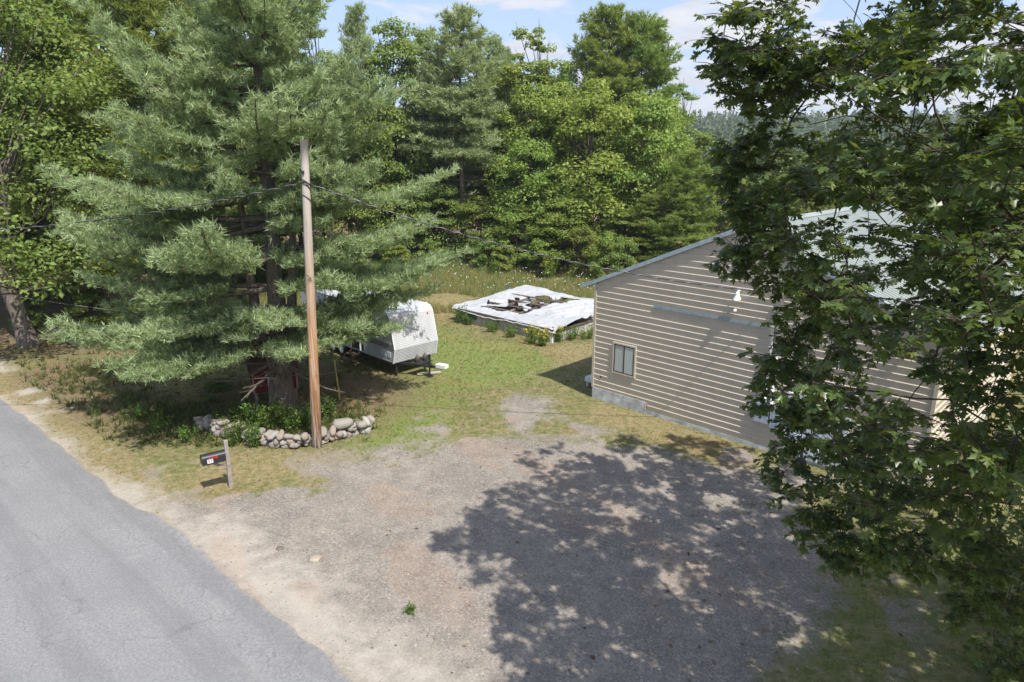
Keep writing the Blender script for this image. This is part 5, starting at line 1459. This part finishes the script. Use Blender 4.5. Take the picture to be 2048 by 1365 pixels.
# ------------------------------------------------------------------ grass, weeds, plants
def build_grass():
    rg = np.random.default_rng(61)
    def scatter(n, x0, x1, y0, y1):
        return rg.uniform(x0, x1, n), rg.uniform(y0, y1, n)
    barn_c = lambda x, y: ((x - BARN[0]) * math.cos(BA_ROT) + (y - BARN[1]) * math.sin(BA_ROT), -(x - BARN[0]) * math.sin(BA_ROT) + (y - BARN[1]) * math.cos(BA_ROT))
    wc = G(1104, 686)
    def free(x, y):
        s, t = barn_c(x, y)
        ok = ~((s > -.02) & (s < W_ + .02) & (t > -.05) & (t < DEP))
        e = np.array(road_edge)
        rp = np.vstack([e, e[::-1] + np.array([-5.5, -6.5])])
        ok &= poly_sd(x, y, rp) < -.05
        a1 = np.array([-.752, .659]); u = (x - wc[0]) * a1[0] + (y - wc[1]) * a1[1]; v = (x - wc[0]) * a1[1] - (y - wc[1]) * a1[0]
        ok &= ~((u > -.05) & (u < 7.4) & (v > -.05) & (v < 7))
        return ok
    def tufts(x, y, K, L, W, spread, seed, tint=None):
        z = ground_z(x, y)
        c = np.stack([x, y, z - .01], 1)
        return blades(c, np.tile([0, 0, 1.0], (len(x), 1)), K, L, W, spread, seed, 0, tint)
    # lawn and verge, short
    x, y = scatter(90000, -27, 14, 9, 46)
    gm = ground_masks(x, y)
    cov = np.clip(1 - gm[0] * 1.25, 0, 1) * np.clip(1 - gm[3] * 1.3, 0, 1)
    dens = np.clip(cov * (.25 + .75 * gm[1] + .35 * (fbm(x, y, 1.5, 3) > .5)) * (1 - .45 * gm[5]), 0, 1)
    k = (rg.random(len(x)) < dens) & free(x, y)
    x, y, d_ = x[k], y[k], gm[2][k]
    isdry = rg.random(len(x)) < np.clip(d_ * .9 + .22, 0, .9)
    def stuff(name, xs, ys, mats, K, L, W, sp, seed, label, cat):
        o = link_mesh(name, arrays_mesh(name, *tufts(xs, ys, K, L, W, sp, seed)), mats); tag(o, label, cat, kind='stuff')
    stuff('lawn_grass', x[~isdry], y[~isdry], M['grass_green'], 5, .13, .016, 1.3, 1, 'short green lawn and verge grass beside the driveway', 'grass')
    stuff('dry_grass', x[isdry], y[isdry], M['grass_gold'], 5, .12, .016, 1.3, 2, 'dry straw coloured grass along the barn and verge', 'grass')
    # tall field grass
    x, y = scatter(30000, -24, 12, 42, 62)
    k = (fbm(x, y, 4, 3) > .36) & free(x, y) & (np.hypot((x + 4.6) / 2.4, (y - 45.5) / 2.4) > 1)
    x, y = x[k], y[k]; q = rg.random(len(x)) < np.clip(.85 - (y - 56) * .07, .25, .9)
    stuff('field_grass', x[q], y[q], M['grass_gold'], 6, .62, .03, .42, 3, 'tall golden meadow grass in the field behind the collapsed shed', 'grass')
    stuff('meadow_weeds', x[~q], y[~q], M['leaf_plant'], 6, .75, .045, .45, 4, 'tall green meadow weeds along the far edge of the field', 'weeds')
    # wild flowers
    x, y = scatter(260, -8, 9, 46, 58); k = free(x, y); x, y = x[k], y[k]
    c = np.stack([x, y, ground_z(x, y) + rg.uniform(.55, .95, len(x))], 1)
    V, Fc, tn = quad_leaves(c, np.tile([0, -.5, 1.0], (len(x), 1)) + rg.normal(size=(len(x), 3)) * .3, .075, 3, rg.random(len(x)), .9)
    stv, stf, stt = blades(c - np.array([0, 0, .6]), np.tile([0, 0, 1.0], (len(x), 1)), 1, .62, .015, .05, 8)
    fl, nt = mat('white flower heads'); n = N(nt); n.out(n.ramp(n.add('ShaderNodeNewGeometry').outputs['Random Per Island'], [(.0, (.8, .8, .72)), (.75, (.8, .8, .74)), (.8, (.7, .55, .05))], 'CONSTANT'), .7)
    o = link_mesh('wild_flowers', arrays_mesh('wild_flowers', V, Fc, tn), fl); tag(o, 'white and yellow wild flowers dotting the meadow', 'flowers', kind='stuff')
    # rough undergrowth on the roadside bank and below the pine
    x, y = scatter(16000, -27, -5, 22, 37)
    rl = line_d(x, y, road_edge)
    m1 = np.exp(-(line_d(x, y, gp((150, 760), (300, 840), (420, 880), (470, 870))) / 1.5) ** 2); m2 = np.exp(-(line_d(x, y, gp((360, 830), (440, 850), (520, 850), (600, 850), (690, 840))) / 1.0) ** 2)
    k = (rg.random(len(x)) < np.clip(m1 * .42 + m2 * .7 + .05, 0, 1)) & (rl > 1.3); x, y = x[k], y[k]
    stuff('undergrowth', x, y, M['undergrowth'], 6, .36, .05, .8, 5, 'rough green undergrowth on the shaded roadside bank', 'undergrowth')
    # loose stones on the driveway
    x, y = scatter(9000, -10, 11, 8, 24); gm = ground_masks(x, y); k = (rg.random(len(x)) < gm[0]) & free(x, y); x, y = x[k], y[k]
    m = len(x)
    c = np.stack([x, y, np.zeros(m)], 1); s = rg.uniform(.008, .028, m) * np.where(rg.random(m) < .04, 1.9, 1)
    dirs = np.array([(1, 0, 0), (0, 1, 0), (-1, 0, 0), (0, -1, 0), (0, 0, .8), (0, 0, -.3)], float)
    V = c[:, None] + dirs[None] * (s[:, None] * rg.uniform(.7, 1.3, (m, 6)))[:, :, None]
    fc = np.array([(0, 1, 4), (1, 2, 4), (2, 3, 4), (3, 0, 4)]); Fc = (fc[None] + (np.arange(m) * 6)[:, None, None]).reshape(-1, 3)
    gmx, nt = mat('loose stones'); n = N(nt); r = n.add('ShaderNodeNewGeometry').outputs['Random Per Island']; n.out(n.ramp(r, [(0, (.09, .082, .075)), (.5, (.20, .18, .16)), (.97, (.30, .27, .24)), (1, (.42, .39, .35))]), .9)
    o = link_mesh('gravel', arrays_mesh('gravel', V.reshape(-1, 3), Fc), gmx); tag(o, 'loose gravel stones scattered over the driveway', 'gravel', kind='stuff')

def build_litter():
    rg = np.random.default_rng(71)
    x = np.concatenate([rg.uniform(-4, 11, 90), rg.uniform(3, 12, 130)]); y = np.concatenate([rg.uniform(9, 25, 90), rg.uniform(8, 18, 130)])
    c = np.stack([x, y, np.full(len(x), .03)], 1)
    V, Fc, tn = quad_leaves(c, np.tile([0, 0, 1.0], (len(x), 1)) + rg.normal(size=(len(x), 3)) * .35, .12, 9, rg.random(len(x)), .7)
    m, nt = mat('dry fallen leaves'); n = N(nt); n.out(n.ramp(n.add('ShaderNodeNewGeometry').outputs['Random Per Island'], [(0, (.10, .06, .03)), (.4, (.20, .12, .06)), (.7, (.26, .20, .10)), (1, (.13, .15, .05))]), .85)
    o = link_mesh('fallen_leaves', arrays_mesh('fallen_leaves', V, Fc, tn), m); tag(o, 'brown fallen leaves scattered on the gravel and shaded grass', 'leaves', kind='stuff')

def leafy_plant(name, label, cat, loc, h, w, n, leaf, seed, flower=None, mleaf='leaf_plant', group=None):
    rg = np.random.default_rng(seed)
    t = empty(name, loc); tag(t, label, cat, group)
    st = MB(); P_, N_ = [], []
    fl = []
    for k in range(n):
        a = rg.uniform(0, 6.28); r = w * rg.random() ** .6
        tip = np.array([math.cos(a) * r, math.sin(a) * r, h * rg.uniform(.6, 1.0)]); b0 = tip * np.array([.45, .45, 0])
        st.tube([b0, (b0 + tip) / 2, tip], [.009, .007, .004], 4)
        m = int(h * 26) + 6
        u = rg.uniform(.15, 1, m)[:, None]
        P_.append(b0 + (tip - b0) * u + rg.normal(size=(m, 3)) * leaf * .55); N_.append(np.array([0, 0, .9]) + rg.normal(size=(m, 3)) * .55)
        if flower: fl.append(tip + rg.normal(size=(10, 3)) * np.array([.05, .05, .07]))
    P_, N_ = np.concatenate(P_), np.concatenate(N_)
    link_mesh('foliage', arrays_mesh('foliage', *quad_leaves(P_, N_, leaf, seed, rg.random(len(P_)), .42)), M[mleaf], t)
    st.build('stem', M['leaf_plant'], t)
    if flower:
        f = np.concatenate(fl)
        link_mesh('flower_head', arrays_mesh('flower_head', *quad_leaves(f, rg.normal(size=f.shape) + np.array([0, 0, .8]), .07, seed + 1, rg.random(len(f)))), flower, t)
    return t

def build_plants():
    yel = simple('goldenrod yellow', (.62, .45, .02), .7)
    PL = [(470, 888, 1.0, .45, 16, .11, 'bushy light green weed growing against the stone wall near the mailbox'), (507, 893, 1.0, .35, 14, .11, 'upright light green weed right of its bushy twin at the stone wall'), (440, 862, .8, .5, 14, .11, 'dark leafy weed at the shaded end of the stone wall'),
          (545, 858, 1.1, .6, 18, .13, 'leafy green plant at the foot of the pine trunk'), (590, 862, 1.1, .6, 20, .13, 'tall leafy plant between the pine trunk and the utility pole'), (520, 850, .9, .6, 16, .13, 'leafy plant below the red coop behind the wall'), (655, 838, .95, .5, 18, .12, 'leafy plant right of the utility pole behind the wall'), (620, 850, 1.0, .5, 16, .12, 'leafy plant hidden behind the utility pole'), (485, 838, .8, .6, 14, .12, 'low leafy plant left of the red coop legs'), (560, 846, .9, .5, 14, .12, 'leafy plant hugging the pine trunk'),
          (330, 860, .7, .6, 14, .10, 'low green weed on the roadside bank'), (280, 840, .7, .6, 12, .10, 'shaded weed on the middle of the roadside bank'), (380, 880, .7, .55, 14, .10, 'grassy weed on the bank left of the mailbox')]
    for i, (px, py, h, w, n, lf, lab) in enumerate(PL):
        p = G(px, py); leafy_plant('leafy_weed', lab, 'weed', (p[0], p[1], 0), h, w, n, lf, 200 + i, group='weeds along the stone wall')
    GR = [(1062, 688, .95, .45, 'goldenrod clump at the near wall of the collapsed shed'), (1084, 692, .95, .4, 'goldenrod clump beside the white corner post'), (1118, 684, .9, .45, 'goldenrod right of the white corner post'), (1145, 680, .8, .5, 'weedy clump between the collapsed shed and the barn'), (1172, 678, .7, .5, 'weedy clump at the barn corner'), (922, 646, 1.2, .5, 'tall weeds at the far end of the shed wall'), (938, 650, .8, .4, 'weeds below the green shed window'), (985, 664, .7, .5, 'weeds along the middle of the shed wall'), (1020, 674, .7, .5, 'weeds under the torn tarp edge'), (1100, 560, 1.6, .8, 'bright yellow goldenrod stand at the far edge of the field'), (985, 556, 1.9, .7, 'tall light green weed stand at the far edge of the field')]
    for i, (px, py, h, w, lab) in enumerate(GR):
        p = G(px, py); z = float(ground_z(np.array([p[0]]), np.array([p[1]]))[0])
        leafy_plant('goldenrod', lab, 'weed', (p[0], p[1], z), h, w, 16, .11, 300 + i, yel if i in (0, 1, 2, 9) else None, group='goldenrod and weeds by the shed')
    p = G(820, 1226); leafy_plant('weed_tuft', 'small green weed tuft alone in the sunny gravel', 'weed', (p[0], p[1], 0), .16, .16, 12, .08, 400)
    # fieldstones at the edges, sandy clod, fallen log
    rg = np.random.default_rng(91)
    for px, py, s, nm, lab in ((630, 1120, .12, 'sandy_clod', 'pale sandy clod on the open driveway'), (560, 1098, .07, 'small_stone', 'small dark stone on the driveway between road and clod')):
        p = G(px, py); o = link_mesh(nm, stone_mesh(rg, s * 1.5, s, s * .45), simple(nm, (.34, .29, .22) if 'clod' in nm else (.16, .13, .11), .95), None, True); o.location = (p[0], p[1], .01); tag(o, lab, 'stone')
    p, q = G(112, 668), G(165, 700)
    b = MB(); v = q - p; pts = [v * t + np.array([0, 0, .22 + .04 * math.sin(5 * t)]) for t in np.linspace(0, 1, 8)]; b.tube(pts, [.26, .25, .27, .25, .24, .26, .24, .2], 10)
    o = b.build('fallen_log', M['bark_pale'], None, True); o.location = tuple(p); tag(o, 'grey fallen log at the edge of the roadside wood', 'log')

# ------------------------------------------------------------------ world, sun, camera
def build_world():
    w = bpy.data.worlds.new('World'); S.world = w; w.use_nodes = True
    nt = w.node_tree
    for x in list(nt.nodes): nt.nodes.remove(x)
    n = N(nt)
    sky = n.add('ShaderNodeTexSky', sky_type='NISHITA'); sky.sun_disc = False
    sky.sun_elevation = R(57); sky.sun_rotation = math.atan2(.54, -.842); sky.air_density = 1.0; sky.dust_density = 1.2; sky.ozone_density = 1.2
    tc = n.coord('Generated')
    # thin fair weather clouds over the sky
    sx = n.add('ShaderNodeSeparateXYZ'); n.link(tc, sx.inputs[0])
    zc = n.math('MAXIMUM', sx.outputs[2], .03)
    cb = n.add('ShaderNodeCombineXYZ'); n.link(n.math('DIVIDE', sx.outputs[0], n.math('ADD', zc, .12)), cb.inputs[0]); n.link(n.math('DIVIDE', sx.outputs[1], n.math('ADD', zc, .12)), cb.inputs[1])
    cf = n.noise(n.map(cb.outputs[0], (1.0, .8, 1)), 1.5, 8, .56, .3)
    bias = n.math('MULTIPLY', n.math('MINIMUM', n.math('MAXIMUM', n.math('DIVIDE', sx.outputs[0], n.math('ADD', zc, .12)), -.9), .7), .13)
    cl = n.ramp(n.math('ADD', cf, bias), [(.51, 0.0), (.56, .75), (.66, 1.0)])
    cs = n.ramp(n.noise(cb.outputs[0], 3.0, 6, .6), [(.3, (2.7, 2.75, 3.0)), (.7, (3.9, 3.85, 3.85))])
    cs_ = n.mix(1.0, cs, (1, 1, 1), 'MULTIPLY')
    skyc = n.mix(.65, sky.outputs[0], (1.75, 2.2, 3.5))
    sk = n.mix(cl, skyc, cs_)
    bg = n.add('ShaderNodeBackground'); n.link(sk, bg.inputs[0]); bg.inputs[1].default_value = .15
    o = n.add('ShaderNodeOutputWorld'); n.link(bg.outputs[0], o.inputs[0])

def build_sun():
    l = bpy.data.lights.new('sun', 'SUN'); l.energy = 3.7; l.angle = R(.53); l.color = (1.0, .955, .89)
    o = bpy.data.objects.new('sun', l); COL.objects.link(o)
    el = R(57); d = np.array([.54 * math.cos(el), -.842 * math.cos(el), math.sin(el)])
    from mathutils import Vector
    o.rotation_euler = Vector(d).to_track_quat('Z', 'Y').to_euler(); o.location = (20, -30, 60)

def build_camera():
    c = bpy.data.cameras.new('camera'); o = bpy.data.objects.new('camera', c); COL.objects.link(o)
    o.location = (0, 0, HC); o.rotation_euler = (R(90) - PITCH, 0, 0)
    c.sensor_width = 36; c.lens = F_PX / 2048 * 36; c.clip_end = 3000; c.clip_start = .1
    S.camera = o
    v = S.view_settings; v.view_transform = 'Standard'; v.look = 'None'; v.exposure = 0.85; v.gamma = 1.0

M['cable_dark'] = simple('black cable', (.03, .03, .035), .5)
M['cable_pale'] = simple('pale wire', (.20, .19, .20), .4, .3)
def build_haze():
    b = MB(); b.box(-880, 880, -280, 1380, -4.5, 130)
    m, nt = mat('thin summer haze'); n = N(nt)
    v = n.add('ShaderNodeVolumePrincipled'); v.inputs['Color'].default_value = (.80, .88, 1.0, 1); v.inputs['Density'].default_value = .0003; v.inputs['Anisotropy'].default_value = .2
    o = n.add('ShaderNodeOutputMaterial'); n.link(v.outputs[0], o.inputs['Volume'])
    h = b.build('haze', m); tag(h, kind='stuff')

build_haze()
build_world(); build_sun(); build_camera()
build_ground(); build_road()
build_barn(); build_pole(); build_mailbox(); build_stone_wall(); build_trailer(); build_hutch(); build_wreck()
build_pines(); build_forest(); build_far_woods()
build_grass(); build_litter(); build_plants()
build_maple()
S.cycles.max_bounces = 7; S.cycles.diffuse_bounces = 4; S.cycles.glossy_bounces = 2; S.cycles.transmission_bounces = 3; S.cycles.transparent_max_bounces = 4
S.cycles.caustics_reflective = False; S.cycles.caustics_refractive = False
